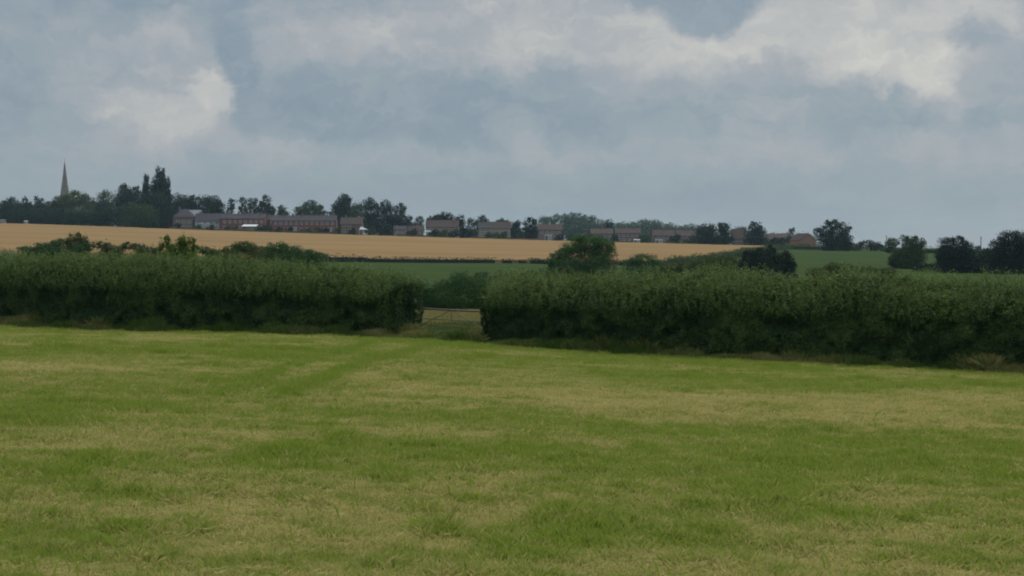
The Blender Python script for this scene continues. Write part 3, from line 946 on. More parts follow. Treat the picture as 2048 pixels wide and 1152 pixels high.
# the tall hedge across the photo, in two lengths either side of the gateway
def big_hedge(label, x0, x1, seed):
    rng = np.random.default_rng(seed)
    ux, uy = 1 / math.hypot(1, .5), -.5 / math.hypot(1, .5)     # along
    nx_, ny_ = uy, -ux                                           # towards the camera
    if ny_ > 0: nx_, ny_ = -nx_, -ny_
    Ltot = (x1 - x0) / ux

    def place(s, a, z):
        """s metres along, a metres toward the camera from the centre line, z height"""
        cx = x0 + s * ux; cy = hedge_y(cx) + 1.5
        X = cx + a * nx_; Y = cy + a * ny_
        return np.stack([X, Y, ground(X, np.minimum(Y, cy)) + z], -1)

    def height(s):
        x = x0 + s * ux
        cy = hedge_y(x) + 1.5
        px = 1024 + F * x / cy
        ty = np.interp(px, TOPS[:, 0], TOPS[:, 1]) + 3
        v = (576 - ty) / F
        h = CZ + (-SP + CP * v) / (CP + SP * v) * cy - ground(x, cy)
        return h + (fbm(x * .45, x * 0, oct=4, seed=9) - .5) * .34

    def endtaper(s):
        e = np.minimum(s, Ltot - s)
        return np.clip(0.6 + e / 0.8, 0, 1)

    # surface leaves: profile runs from front foot, up the face, back over the sloping top
    n = int(Ltot * 9500)
    s = rng.uniform(0, Ltot, n)
    t = rng.uniform(0, 1, n)
    H = height(s) - .12
    fz = np.interp(t, [0, .45, .62, .85, 1], [0.0, .60, .82, 1.0, .93])
    fa = np.interp(t, [0, .45, .62, .85, 1], [1.25, 1.40, 1.05, 0.0, -.9])
    bul = (fbm(s * 1.1, fz * 3.5, t * 2, oct=4, seed=seed + 3) - .5) * .75
    clump = fbm(s * 2.0, fz * 6.5, oct=3, seed=seed + 6)
    dep = rng.exponential(.10, n) + np.clip(.62 - clump, 0, 1) * .6
    nz = np.interp(t, [0, .45, .62, .85, 1], [0, .15, .75, 1, .8]); na = np.sqrt(1 - nz ** 2)
    off = bul - dep
    a = (fa + off * na) * (0.3 + 0.7 * endtaper(s))
    z = np.maximum(fz * H + off * nz * .8, rng.uniform(0, .25, n))
    # hanging drapes: leaves fall in vertical streaks
    z = z - (vnoise(s * 5, t * 2, seed=seed + 9) > .6) * rng.uniform(0, .15, n)
    z = np.maximum(z, 0.02)
    P = place(s, a, z)
    N = np.stack([nx_ * na, ny_ * na, nz], 1)
    # ends
    ne = 9000
    se = np.where(rng.uniform(0, 1, ne) < .5, 0, Ltot)
    ae = rng.uniform(-1.0, 1.35, ne); ze = rng.uniform(0, 1, ne) ** .9 * (height(se) - .3)
    bu = (fbm(ae * 1.6 + 5, ze * 1.6, oct=3, seed=seed + 21) - .5) * .7 - rng.exponential(.12, ne)
    sg = np.where(se == 0, -1, 1)
    Pe = place(se + sg * bu * (1 - .5 * np.abs(ae) / 1.4), ae, ze)
    Ne = np.stack([sg * ux, sg * uy, np.full(ne, .2)], 1)
    P = np.concatenate([P, Pe]); N = np.concatenate([N, Ne])
    V = leaf_quads(P, N, 0.10, rng, aspect=.7, jitter=.6)
    root = empty('hedge', tuple(place(np.array([Ltot / 2]), np.array([0.]), np.array([0.]))[0]))
    tag(root, label, 'hedge', 'tall field hedge either side of the gateway')
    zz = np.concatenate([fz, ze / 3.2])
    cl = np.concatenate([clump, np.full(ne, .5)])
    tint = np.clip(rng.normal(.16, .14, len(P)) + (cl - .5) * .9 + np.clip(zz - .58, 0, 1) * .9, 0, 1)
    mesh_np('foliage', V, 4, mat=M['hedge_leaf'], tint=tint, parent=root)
    # this year's shoots standing off the top and shoulders
    ns = int(Ltot * 170)
    s = rng.uniform(-.1, Ltot + .1, ns); t = rng.uniform(.40, 1, ns)
    sc = np.clip(s, 0, Ltot)
    H = height(sc) - .22
    fz = np.interp(t, [0, .45, .62, .85, 1], [0.0, .60, .82, 1.0, .93])
    fa = np.interp(t, [0, .45, .62, .85, 1], [1.25, 1.40, 1.05, 0.0, -.9]) + rng.normal(0, .08, ns)
    B = place(s, fa * (0.3 + 0.7 * endtaper(sc)), fz * H)
    Ls = rng.uniform(.15, .65, ns) * (0.6 + .8 * vnoise(s * 1.7, s * 0, seed=seed + 30)) + (rng.uniform(0, 1, ns) < .03) * .3
    lean = np.stack([rng.normal(0, .22, ns), rng.normal(-.10, .2, ns) - (t < .6) * .25, np.ones(ns)], 1)
    m = 14
    f = np.linspace(.08, 1, m)
    Pp = (B[:, None] + lean[:, None] * (Ls[:, None] * f[None])[..., None]) + rng.normal(0, .035, (ns, m, 3))
    Pp[:, :, 2] -= (f[None] ** 2 * Ls[:, None] * .12)
    Pp = Pp.reshape(-1, 3)
    Nn = np.tile(np.array([[0, -.4, .8]]), (len(Pp), 1))
    Vs = leaf_quads(Pp, Nn, 0.062, rng, aspect=.7, jitter=.9)
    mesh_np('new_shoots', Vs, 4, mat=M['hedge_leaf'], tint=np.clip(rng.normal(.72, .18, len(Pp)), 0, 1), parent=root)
    # added solid dark core, hidden by the leaves, stops light passing through
    mb = MB()
    ss = np.linspace(0.25, Ltot - .25, max(8, int(Ltot * 1.2)))
    A = [[0.75, .05], [0.85, 1.6], [.45, 2.2], [-.3, 2.45], [-.8, 1.9], [-.8, .05]]
    pv = []
    for q in ss:
        hh = float(height(np.array([q]))[0]) / 3.1
        for (a_, z_) in A:
            a_ += (fbm(np.array([q]), np.array([z_]), oct=2, seed=4)[0] - .5) * .3
            pv.append(tuple(place(np.array([q]), np.array([a_]), np.array([z_ * hh]))[0]))
    k = len(A)
    mb.v = pv
    for i in range(len(ss) - 1):
        for j in range(k):
            mb.f.append((i * k + j, i * k + (j + 1) % k, (i + 1) * k + (j + 1) % k, (i + 1) * k + j))
    mb.f.append(tuple(range(k)))
    mb.f.append(tuple((len(ss) - 1) * k + j for j in range(k))[::-1])
    mb.build('hidden_core', M['hedge_core'], root)


GX0, GX1 = -4.35, -1.15
big_hedge('long tall dense green hedge left of the gateway', -34, GX0 - .12, 41)
big_hedge('long tall dense green hedge right of the gateway', GX1 + .38, 26, 42)


# ------------------------------------------------------------------ gate
def steel_mat():
    m, t, b = new_mat('galvanised_steel')
    pos = nd(t, 'ShaderNodeNewGeometry').outputs['Position']
    n = noise(t, pos, 9, 5, .65)
    sock(t, b.inputs['Base Color'], mixc(t, maprange(t, n, .45, .7, 0, 1), (.105, .112, .062), (.075, .072, .042)))
    b.inputs['Roughness'].default_value = .75
    return m


def build_gate():
    st = steel_mat()
    wood = plain_mat('weathered_post', (.16, .13, .10), .9, .4, 6)
    rail = plain_mat('rusty_rail', (.105, .080, .060), .7, .4, 7, c2=(.07, .055, .045))
    dx, dy = (GX1 + .9) - (GX0 - .9), 0
    A = Vector((GX0 - .6, float(hedge_y(GX0 - .6)) + 2.5, 0)); B = Vector((GX1 + .75, float(hedge_y(GX1 + .75)) + 1.7, 0))
    A.z = gz(A.x, A.y) + .1; B.z = gz(B.x, B.y) + .1
    root = empty('field_gate', A)
    tag(root, 'metal five bar field gate closing the gap in the hedge', 'gate')
    H = 1.32
    up = Vector((0, 0, 1))
    P = lambda f, h: A.lerp(B, f) + up * h
    hs = [.12, .36, .60, .86, H]
    for i, h in enumerate(hs):
        top = i == len(hs) - 1
        r = .040 if top else .022
        MB().tube([P(0, h), P(.5, h - (.02 if top else 0)), P(1, h)], [r] * 3, 8).build('rail', rail if top else st, root)
    for f in (0, 1):
        MB().tube([P(f, .08), P(f, H + .03)], [.028, .028], 8).build('upright', st, root)
    MB().tube([P(.5, .12), P(.5, H)], [.022, .022], 8).build('upright', st, root)
    MB().tube([P(.02, .14), P(.48, H - .06)], [.02, .02], 6).build('brace', st, root)
    MB().tube([P(.98, .14), P(.52, H - .06)], [.02, .02], 6).build('brace', st, root)
    for f, w, lab in ((-.03, .10, 'weathered wooden post at the left end of the field gate'), (1.03, .10, 'weathered wooden post at the right end of the field gate')):
        p = P(f, 0); g = gz(p.x, p.y)
        o = MB().tube([(p.x, p.y, g - .3), (p.x, p.y, g + 1.2), (p.x + .01, p.y, g + 1.55)], [w, w * .95, w * .8], 9).build('gate_post', wood)
        tag(o, lab, 'post', 'posts of the field gate')


build_gate()


# ------------------------------------------------------------------ buildings
def brick_mat(name, c, c2):
    m, t, b = new_mat(name)
    pos = nd(t, 'ShaderNodeNewGeometry').outputs['Position']
    n = noise(t, pos, .9, 5, .65)
    sp = nd(t, 'ShaderNodeSeparateXYZ'); t.links.new(pos, sp.inputs[0])
    course = mth(t, 'SINE', mth(t, 'MULTIPLY', sp.outputs[2], 2 * math.pi / .075))
    col = mixc(t, maprange(t, n, .3, .7, 0, 1), c, c2)
    col = mixc(t, maprange(t, course, .7, 1, 0, .35), col, (.35, .32, .28))
    sock(t, b.inputs['Base Color'], col)
    b.inputs['Roughness'].default_value = .9
    return m


def tile_mat(name, c, c2):
    m, t, b = new_mat(name)
    pos = nd(t, 'ShaderNodeNewGeometry').outputs['Position']
    n = noise(t, pos, .6, 5, .7)
    sp = nd(t, 'ShaderNodeSeparateXYZ'); t.links.new(pos, sp.inputs[0])
    row = mth(t, 'SINE', mth(t, 'MULTIPLY', sp.outputs[2], 2 * math.pi / .22))
    col = mixc(t, maprange(t, n, .3, .7, 0, 1), c, c2)
    col = mixc(t, maprange(t, row, .5, 1, 0, .4), col, tuple(v * .55 for v in c))
    sock(t, b.inputs['Base Color'], col)
    b.inputs['Roughness'].default_value = .9
    b.inputs['Specular IOR Level'].default_value = 0.03
    return m


B_ = {
 'red': brick_mat('red_brick', (.165, .056, .046), (.120, .045, .040)),
 'brown': brick_mat('brown_brick', (.135, .092, .072), (.105, .07, .056)),
 'pink': brick_mat('pinkish_brick', (.150, .105, .090), (.115, .08, .07)),
 'orange': brick_mat('orange_brick', (.200, .110, .072), (.16, .088, .06)),
 'beige': brick_mat('beige_render', (.20, .172, .130), (.16, .135, .10)),
 'white': plain_mat('white_render', (.27, .28, .28), .8, .15, .8),
 'slate': tile_mat('grey_slate', (.066, .060, .064), (.050, .046, .050)),
 'browntile': tile_mat('brown_tile', (.080, .058, .050), (.060, .045, .040)),
 'palegrey': tile_mat('pale_grey_roof', (.20, .21, .215), (.16, .165, .17)),
 'darktile': tile_mat('dark_tile', (.075, .055, .048), (.06, .048, .042)),
 'frame': plain_mat('white_window_frame', (.48, .48, .47), .5, .1, 2),
 'door': plain_mat('painted_door', (.12, .05, .04), .5, .2, 2),
 'whiteroof': plain_mat('white_sheet_roof', (.46, .47, .46), .5, .08, 1),
 'wood': plain_mat('fence_wood', (.13, .085, .055), .9, .4, 1.5),
 'stone': plain_mat('church_stone', (.195, .170, .158), .9, .25, .5),
}
_m, _t, _b = new_mat('window_glass')
_b.inputs['Base Color'].default_value = (.03, .035, .04, 1)
_b.inputs['Roughness'].default_value = .12
_b.inputs['Specular IOR Level'].default_value = .6
B_['glass'] = _m


def win(root, x, y, z, w, h, mull=1, mat='frame'):
    """window on a wall facing -y: frame stands 4 cm proud, pane set 2 cm back"""
    fr = MB()
    t = .13
    fr.box((x, y - .06, z), (x + w, y + .04, z + t)).box((x, y - .06, z + h - t), (x + w, y + .04, z + h))
    fr.box((x, y - .06, z + t), (x + t, y + .04, z + h - t)).box((x + w - t, y - .06, z + t), (x + w, y + .04, z + h - t))
    for k in range(mull):
        xm = x + w * (k + 1) / (mull + 1)
        fr.box((xm - t * .4, y - .055, z + t), (xm + t * .4, y + .035, z + h - t))
    f = fr.build('window', B_[mat], root)
    MB().box((x + t * .9, y - .03, z + t * .9), (x + w - t * .9, y + .03, z + h - t * .9)).build('pane', B_['glass'], f)


def house(name, label, px0, px1, ridge, eaves, base, D, wall, roof, wins=(), doors=(), chimneys=(), depth=8.0, style='gable', porch=None, group='houses along the edge of the village', cat='house'):
    k = D / F
    x0, x1 = (px0 - 1024) * k, (px1 - 1024) * k
    ze, zr = at(0, eaves, D).z, at(0, ridge, D).z
    zb = min(at(0, base, D).z, gz(x0, D), gz(x1, D), gz(x0, D + depth), gz(x1, D + depth)) - .3
    y0, y1 = D, D + depth
    ym = (y0 + y1) / 2
    root = empty(name, ((x0 + x1) / 2, ym, zb + .3))
    tag(root, label, cat, group)
    mb = MB()
    if style == 'gable':
        mb.prism([(x0, y0, zb), (x0, y1, zb), (x0, y1, ze), (x0, ym, zr - .12), (x0, y0, ze)], (x1 - x0, 0, 0))
        mb.build('wall', B_[wall], root)
        o = .35
        r = MB()
        sl = (zr - ze) / (ym - y0)
        for sgn in (0, 1):
            ya = y0 - o if sgn == 0 else y1 + o
            zo = ze - sl * o
            r.prism([(x0 - .25, ya, zo), (x0 - .25, ym, zr), (x0 - .25, ym, zr + .16), (x0 - .25, ya, zo + .16)], (x1 - x0 + .5, 0, 0))
        rf = r.build('roof', B_[roof], root)
    elif style == 'front':          # gable faces the camera, ridge runs away
        xm = (x0 + x1) / 2
        mb.prism([(x0, y0, zb), (x1, y0, zb), (x1, y0, ze), (xm, y0, zr - .12), (x0, y0, ze)], (0, y1 - y0, 0))
        mb.build('wall', B_[wall], root)
        r = MB()
        o = .35; sl = (zr - ze) / (xm - x0)
        for xa in (x0 - o, x1 + o):
            r.prism([(xa, y0 - .3, ze - sl * o), (xm, y0 - .3, zr), (xm, y0 - .3, zr + .16), (xa, y0 - .3, ze - sl * o + .16)], (0, y1 - y0 + .6, 0))
        rf = r.build('roof', B_[roof], root)
    else:                           # hip
        mb.box((x0, y0, zb), (x1, y1, ze)).build('wall', B_[wall], root)
        o = .35; hp = min((x1 - x0) * .35, depth * .5)
        c = [(x0 - o, y0 - o, ze), (x1 + o, y0 - o, ze), (x1 + o, y1 + o, ze), (x0 - o, y1 + o, ze)]
        a, b = (x0 + hp, ym, zr), (x1 - hp, ym, zr)
        r = MB().quad(c[0], c[1], b, a).quad(c[2], c[3], a, b).quad(c[1], c[2], b).quad(c[3], c[0], a).quad(c[3], c[2], c[1], c[0])
        rf = r.build('roof', B_[roof], root)
    for (cx, w, h, m) in chimneys:
        X = (cx - 1024) * k
        ch = MB().box((X - w / 2, ym - .45, zr - .8), (X + w / 2, ym + .45, zr + h))
        ch.box((X - w / 2 - .08, ym - .53, zr + h + .003), (X + w / 2 + .08, ym + .53, zr + h + .15))
        for q in (-.25, .25):
            ch.tube([(X + q, ym, zr + h + .15), (X + q, ym, zr + h + .5)], [.13, .1], 8)
        ch.build('chimney', B_[m], rf)
    for (wx, wy, w, h, mull) in wins:      # pixel of the window's lower left corner, metres wide / high
        p = at(wx, wy, D)
        win(root, p.x, y0, p.z, w, h, mull)
    for (dx_, dy_) in doors:
        p = at(dx_, dy_, D)
        d = MB().box((p.x, y0 - .05, p.z), (p.x + .95, y0 + .03, p.z + 2.05)).build('door', B_['door'], root)
        MB().box((p.x + .75, y0 - .10, p.z + .95), (p.x + .85, y0 - .053, p.z + 1.07)).build('handle', B_['frame'], d)
    for (a, b, c, mt) in ([porch] if isinstance(porch, tuple) else (porch or [])):
        pa = at(a, c, D); wd = (b - a) * k
        MB().prism([(pa.x, y0 - 2.2, pa.z), (pa.x, y0 - .02, pa.z + .5), (pa.x, y0 - .02, pa.z + .6), (pa.x, y0 - 2.2, pa.z + .1)], (wd, 0, 0)).build('porch_roof', B_[mt], root)
        MB().box((pa.x + .1, y0 - 2.1, zb), (pa.x + wd - .1, y0 - .02, pa.z - .005)).build('porch_wall', B_['white' if mt != 'slate' else wall], root)
    return root


def row(px0, px1, n, y, w=1.3, h=1.25, mull=1, off=3.0):
    return [(px0 + (px1 - px0) * (i + .5) / n - w * 2, y, w, h, mull) for i in range(n)]


D0 = 750
house('house', 'red brown house with grey hipped roof right of the poplars', 347, 386, 418, 434, 458, 752, 'brown', 'slate', row(350, 384, 3, 446, 1.5) + row(350, 384, 3, 456.5, 1.6), [(362, 458)], [(356, .9, .9, 'brown')], style='hip', depth=9)
house('house', 'small building with pale grey roof behind the hipped house', 372, 400, 420, 431, 450, 790, 'white', 'palegrey', row(376, 398, 2, 437), style='gable')
house('bungalow', 'white walled bungalow with a conservatory left of the brick terraces', 390, 440, 427, 441, 460, 752, 'white', 'slate', row(404, 440, 3, 448, 1.8, 1.2) + row(404, 440, 2, 457, 1.8, 1.2), [(398, 459)], [(398, .8, .7, 'brown')], porch=(398, 422, 449, 'palegrey'))
house('brick_terrace', 'shorter red brick terrace with slate roof behind the white roofed shed', 442, 530, 427.5, 437, 463, D0, 'red', 'slate', row(444, 528, 8, 446, 1.2, 1.3) + row(444, 528, 8, 457.5, 1.4, 1.4), [(466, 461), (508, 461)], [(452, .9, .8, 'red'), (475, .9, 1.0, 'red'), (502, .8, 2.2, 'beige'), (486, .8, .6, 'red'), (520, .9, .8, 'red')], porch=[(456, 463, 453, 'slate'), (514, 521, 454, 'slate')])
house('brick_link', 'dark recessed brick building joining the two red terraces', 531.5, 541, 430, 439, 463, 757, 'brown', 'darktile', [], [], [], style='gable', depth=6)
house('brick_terrace', 'longest red brick terrace with slate roof and white windows', 543, 672, 431, 441, 467, D0, 'red', 'slate', row(546, 670, 12, 449, 1.25, 1.35) + row(546, 670, 10, 461, 1.5, 1.4), [(572, 465.5), (614, 465.5), (650, 465.5)], [(604, .9, 1.0, 'red'), (641, .9, .7, 'red'), (565, .9, .7, 'red'), (584, .9, .7, 'red'), (622, .9, .8, 'red'), (660, .9, .7, 'red')], porch=[(587, 595, 456, 'palegrey'), (552, 561, 455, 'slate'), (625, 633, 456, 'slate'), (655, 665, 457, 'palegrey')])
house('house', 'brown gabled house with paired windows right of the longest terrace', 681, 724, 435, 448, 468, 748, 'brown', 'browntile', row(682, 704, 2, 453, 1.5, 1.3) + row(682, 704, 2, 464, 1.5, 1.4), [(706, 467)], [(690, .8, .8, 'brown')])
house('outbuilding', 'low grey roofed outbuilding right of the dark round bush', 788, 812, 452, 459, 468, 760, 'beige', 'slate', row(790, 810, 2, 466, 1.1, 1.0), depth=5)
house('outbuilding', 'low brown roofed building left of the beige semi', 812, 846, 452, 461, 470, 790, 'brown', 'browntile', row(815, 845, 3, 467, 1.1, 1.0), depth=6)
house('semi_detached_house', 'beige semi with wide brown roof and white porch', 852, 917, 440.5, 454, 473, D0, 'beige', 'browntile', row(856, 916, 5, 461.5, 1.3, 1.2) + row(868, 916, 4, 471, 1.4, 1.3), [(880, 472.5)], [(860, .8, .7, 'brown'), (908, .8, .7, 'brown')], porch=(852, 862, 463.5, 'whiteroof'))
house('house', 'grey roofed left half of the pair behind the garden bush', 957, 979.6, 444, 456, 476, D0, 'beige', 'slate', row(959, 978, 2, 463, 1.3, 1.2) + row(959, 978, 2, 473, 1.4, 1.2), [], [(966, .8, .7, 'brown')])
house('house', 'brown roofed right half of the pair behind the garden bush', 980.4, 1021, 443.5, 456, 476, D0, 'beige', 'browntile', row(982, 1020, 4, 463, 1.3, 1.2) + row(982, 1020, 3, 473, 1.4, 1.2), [(1008, 475)], [(1015, .8, .7, 'brown')])
house('semi_detached_house', 'pale brown semi right of the dark dome shaped tree', 1077, 1124, 448.5, 459.5, 480, D0, 'pink', 'browntile', row(1079, 1122, 4, 467, 1.4, 1.2) + row(1106, 1122, 2, 477, 1.4, 1.2), [], [(1100, .8, .9, 'white')])
house('semi_detached_house', 'brown roofed semi just right of the central tree', 1182, 1226, 457.5, 467, 483, 745, 'pink', 'browntile', row(1184, 1224, 4, 474, 1.4, 1.2) + row(1184, 1224, 4, 481.5, 1.4, 1.1), [(1212, 482)], [(1205, .8, .7, 'brown')])
house('semi_detached_house', 'dark roofed semi left of the long low white shed', 1231, 1281, 456.8, 466.5, 483, 747, 'brown', 'darktile', row(1233, 1279, 5, 473.5, 1.3, 1.2) + row(1233, 1264, 3, 481.5, 1.4, 1.1), [(1257, 482)], [(1245, .8, .7, 'brown'), (1268, .8, .7, 'brown')])
house('semi_detached_house', 'brown roofed semi with white upstairs windows right of the green bush', 1306, 1349, 460, 471, 487, 745, 'pink', 'browntile', [(1309 + 9.6 * i, 476.5, 1.7, 1.3, 1) for i in range(4)] + row(1328, 1347, 2, 485, 1.5, 1.2), [], [(1330, .8, .7, 'brown')])
house('semi_detached_house', 'browner semi with white upstairs windows against the dark pair', 1353, 1398, 460.8, 471.5, 487, 748, 'brown', 'browntile', [(1356 + 9.6 * i, 477, 1.7, 1.3, 1) for i in range(4)] + row(1356, 1396, 4, 485.5, 1.5, 1.2), [(1366, 487)], [(1374, .8, .7, 'brown'), (1392, .8, .6, 'brown')])
house('house', 'pale walled house between the dark pair and the single dark tree', 1466, 1491, 458, 477, 489, 745, 'pink', 'browntile', row(1468, 1488, 2, 483, 1.4, 1.2), [], [])
house('barn', 'long low barn with dark roof left of the brick barn', 1537, 1588, 467.5, 478, 490, 742, 'brown', 'darktile', [], [(1560, 490)], [], depth=10, cat='barn', group=None)


def gable_barn():
    """brick barn seen on its corner: orange gable towards us, roof slope and pale side wall to the left"""
    D = 690
    k = D / F
    a = at(1601, 492, D)     # left foot of the gable
    b = at(1632, 492, D)
    zb = min(gz(a.x, D), gz(b.x, D)) - .4
    ze, zr = at(0, 480, D).z, at(0, 467, D).z
    ang = math.radians(38)
    root = empty('brick_barn', ((a.x + b.x) / 2, D + 4, zb + .4))
    tag(root, 'small brick barn showing its orange gable beside the oak', 'barn')
    L = 6.5
    vec = (-math.sin(ang) * L, math.cos(ang) * L, 0)
    m = (a + b) / 2
    MB().prism([(a.x, D, zb), (b.x, D, zb), (b.x, D, ze), (m.x, D, zr - .1), (a.x, D, ze)], vec).build('wall', B_['orange'], root)
    r = MB()
    sl = (zr - ze) / (m.x - a.x)
    for xa in (a.x - .3, b.x + .3):
        r.prism([(xa, D - .2, ze - sl * .3), (m.x, D - .2, zr), (m.x, D - .2, zr + .15), (xa, D - .2, ze - sl * .3 + .15)], (vec[0] * 1.03, vec[1] * 1.03, 0))
    r.build('roof', B_['browntile'], root)
    MB().box((m.x - .9, D - .06, zb + .3), (m.x + .9, D + .02, zb + 2.6)).build('door', B_['wood'], root)


gable_barn()


def shed(label, px0, px1, top, bot, D, wall='white', roof='whiteroof', over=.3, name='shed', slope=.25, group='garden sheds at the wheat edge', depth=3.0):
    k = D / F
    x0, x1 = (px0 - 1024) * k, (px1 - 1024) * k
    zt = at(0, top, D).z
    zb = min(gz(x0, D), gz(x1, D)) - .1
    root = empty(name, ((x0 + x1) / 2, D + depth / 2, zb + .1))
    tag(root, label, 'shed', group)
    MB().prism([(x0, D, zb), (x0, D + depth, zb), (x0, D + depth, zt), (x0, D, zt - slope)], (x1 - x0, 0, 0)).build('wall', B_[wall], root)
    MB().prism([(x0 - over, D - over, zt - slope), (x0 - over, D + depth + over, zt + .05), (x0 - over, D + depth + over, zt + .15), (x0 - over, D - over, zt - slope + .1)], (x1 - x0 + 2 * over, 0, 0)).build('roof', B_[roof], root)
    z1 = zb + (zt - slope - zb)
    MB().box((x0 + .3, D - .05, zb + .15), (x0 + .3 + min(1.0, (x1 - x0) * .3), D + .02, max(zb + .5, z1 - .1))).build('door', B_['wood'], root)
    win(root, x1 - min(1.5, (x1 - x0) * .45), D, zb + (zt - zb) * .40, min(1.2, (x1 - x0) * .35), .7, 0)


shed('shed under a wide bright white roof in front of the brick terrace', 486, 510, 449, 462, 741, 'beige', 'whiteroof', .7, slope=1.0, depth=6)
shed('white garden shed in front of the pale brown semi', 1090, 1104, 470, 481, 739, 'white', 'palegrey', .15)
shed('long low white shed left of the green wheat edge bush', 1268, 1280, 479, 484, 738, 'white', 'whiteroof', .1)
shed('white shed right of the green wheat edge bush', 1311, 1326, 479.5, 486, 738, 'white', 'palegrey', .1)
shed('small pale shed at the far left above the wheat', -4, 9, 439.5, 445, 740, 'beige', 'palegrey', .2)
shed('tiny pale shed below the leftmost conifers', 48, 53, 441.5, 446, 740, 'white', 'whiteroof', .1)


def canopy():
    D = 742
    a, b, t = at(718, 459, D), at(735, 459, D), at(721.5, 453, D)
    root = empty('garden_canopy', ((a.x + b.x) / 2, D + 1.5, gz(a.x, D)))
    tag(root, 'bright white peaked garden canopy right of the brown gabled house', 'canopy')
    z0 = a.z
    y0, y1 = D, D + 3
    ap = (t.x, D + 1.5, t.z)
    MB().quad((a.x, y0, z0), (b.x, y0, z0), ap).quad((b.x, y0, z0), (b.x, y1, z0), ap).quad((b.x, y1, z0), (a.x, y1, z0), ap).quad((a.x, y1, z0), (a.x, y0, z0), ap).quad((a.x, y1, z0), (b.x, y1, z0), (b.x, y0, z0), (a.x, y0, z0)).build('roof', B_['whiteroof'], root)
    for x in (a.x + .1, b.x - .1):
        for y in (y0 + .1, y1 - .1):
            MB().tube([(x, y, gz(x, y) - .1), (x, y, z0 - .01)], [.05, .05], 6).build('leg', B_['frame'], root)


canopy()


def fence(label, px0, px1, D, h, seed):
    k = D / F
    x0, x1 = (px0 - 1024) * k, (px1 - 1024) * k
    root = empty('garden_fence', ((x0 + x1) / 2, D, gz((x0 + x1) / 2, D)))
    tag(root, label, 'fence', 'garden fences along the top of the wheat')
    n = max(2, int((x1 - x0) / 1.85))
    pn = MB()
    rng = np.random.default_rng(seed)
    for i in range(n):
        a = x0 + (x1 - x0) * i / n; b = x0 + (x1 - x0) * (i + 1) / n
        g = gz((a + b) / 2, D)
        hh = h * rng.uniform(.85, 1.1)
        pn.box((a + .06, D - .02, g), (b - .06, D + .02, g + hh))
        MB().box((a - .05, D - .05, g - .2), (a + .05, D + .05, g + hh + .08)).build('post', B_['wood'], root)
    pn.build('fence_panel', B_['wood'], root)


fence('brown panel fence in front of the white walled bungalow', 340, 440, 738.5, 1.5, 1)
fence('brown panel fence in front of the shorter brick terrace', 445, 540, 737.5, 1.5, 2)
fence('brown panel fence in front of the longest brick terrace', 545, 676, 737.5, 1.6, 3)
fence('brown panel fence between the dark round bush and the beige semi', 795, 900, 738, 1.4, 4)
fence('brown panel fence in front of the two tone roofed pair', 940, 1075, 738, 1.4, 5)
fence('brown panel fence below the long terrace right of the central tree', 1180, 1264, 738, 1.2, 6)
fence('brown panel fence below the terrace left of the dark pair', 1330, 1400, 735, 1.2, 7)


def garden_bushes():
    rng = np.random.default_rng(5)
    spots = [(352, 458, 'below the hipped house'), (395, 459, 'at the left corner of the white walled bungalow'), (420, 461, 'below the bungalow conservatory'), (452, 462, 'at the left end of the shorter terrace'),
             (522, 463, 'right of the white roofed shed'), (537, 462, 'before the dark link building'), (556, 465, 'at the left end of the longest terrace'), (612, 466, 'before the middle of the longest terrace'), (650, 465, 'near the right end of the longest terrace'), (676, 465, 'between the longest terrace and the brown gabled house'),
             (704, 466, 'before the brown gabled house'), (742, 465, 'right of the white canopy'), (822, 469, 'left of the beige semi'), (884, 470, 'before the door of the beige semi'), (940, 473, 'between the beige semi and the two tone pair'),
             (1038, 473, 'right of the two tone pair'), (1118, 480, 'right of the white shed of the pale brown semi'), (1140, 478, 'right end of the pale brown semi'), (1228, 480, 'in the gap between the two semis right of the central tree'), (1340, 486, 'before the brown roofed semi with white upstairs windows'),
             (1351, 480, 'between the two semis with white upstairs windows'), (468, 462, 'below the left chimneys of the shorter terrace'), (578, 465, 'left of the pale extension of the longest terrace'), (636, 465, 'below the right half of the longest terrace'),
             (867, 470, 'right of the white porch of the beige semi'), (1004, 474, 'below the brown roofed half of the pair'), (1195, 482, 'at the left corner of the semi right of the central tree'), (1380, 486, 'before the browner semi against the dark pair')]
    for i, (px, py, where) in enumerate(spots):
        D = 740 + rng.uniform(-1, 2)
        w = rng.uniform(6, 11)
        make_tree('bush', 'small garden bush ' + where, 'bush', D, [(px, py - 3, w, 5), (px + w * .5, py - 6, w * .6, 5.5)], ['leaf_dark', 'leaf_mid'][i % 2], 400 + i, group='small garden bushes at the wheat edge', trunk=.06)


garden_bushes()


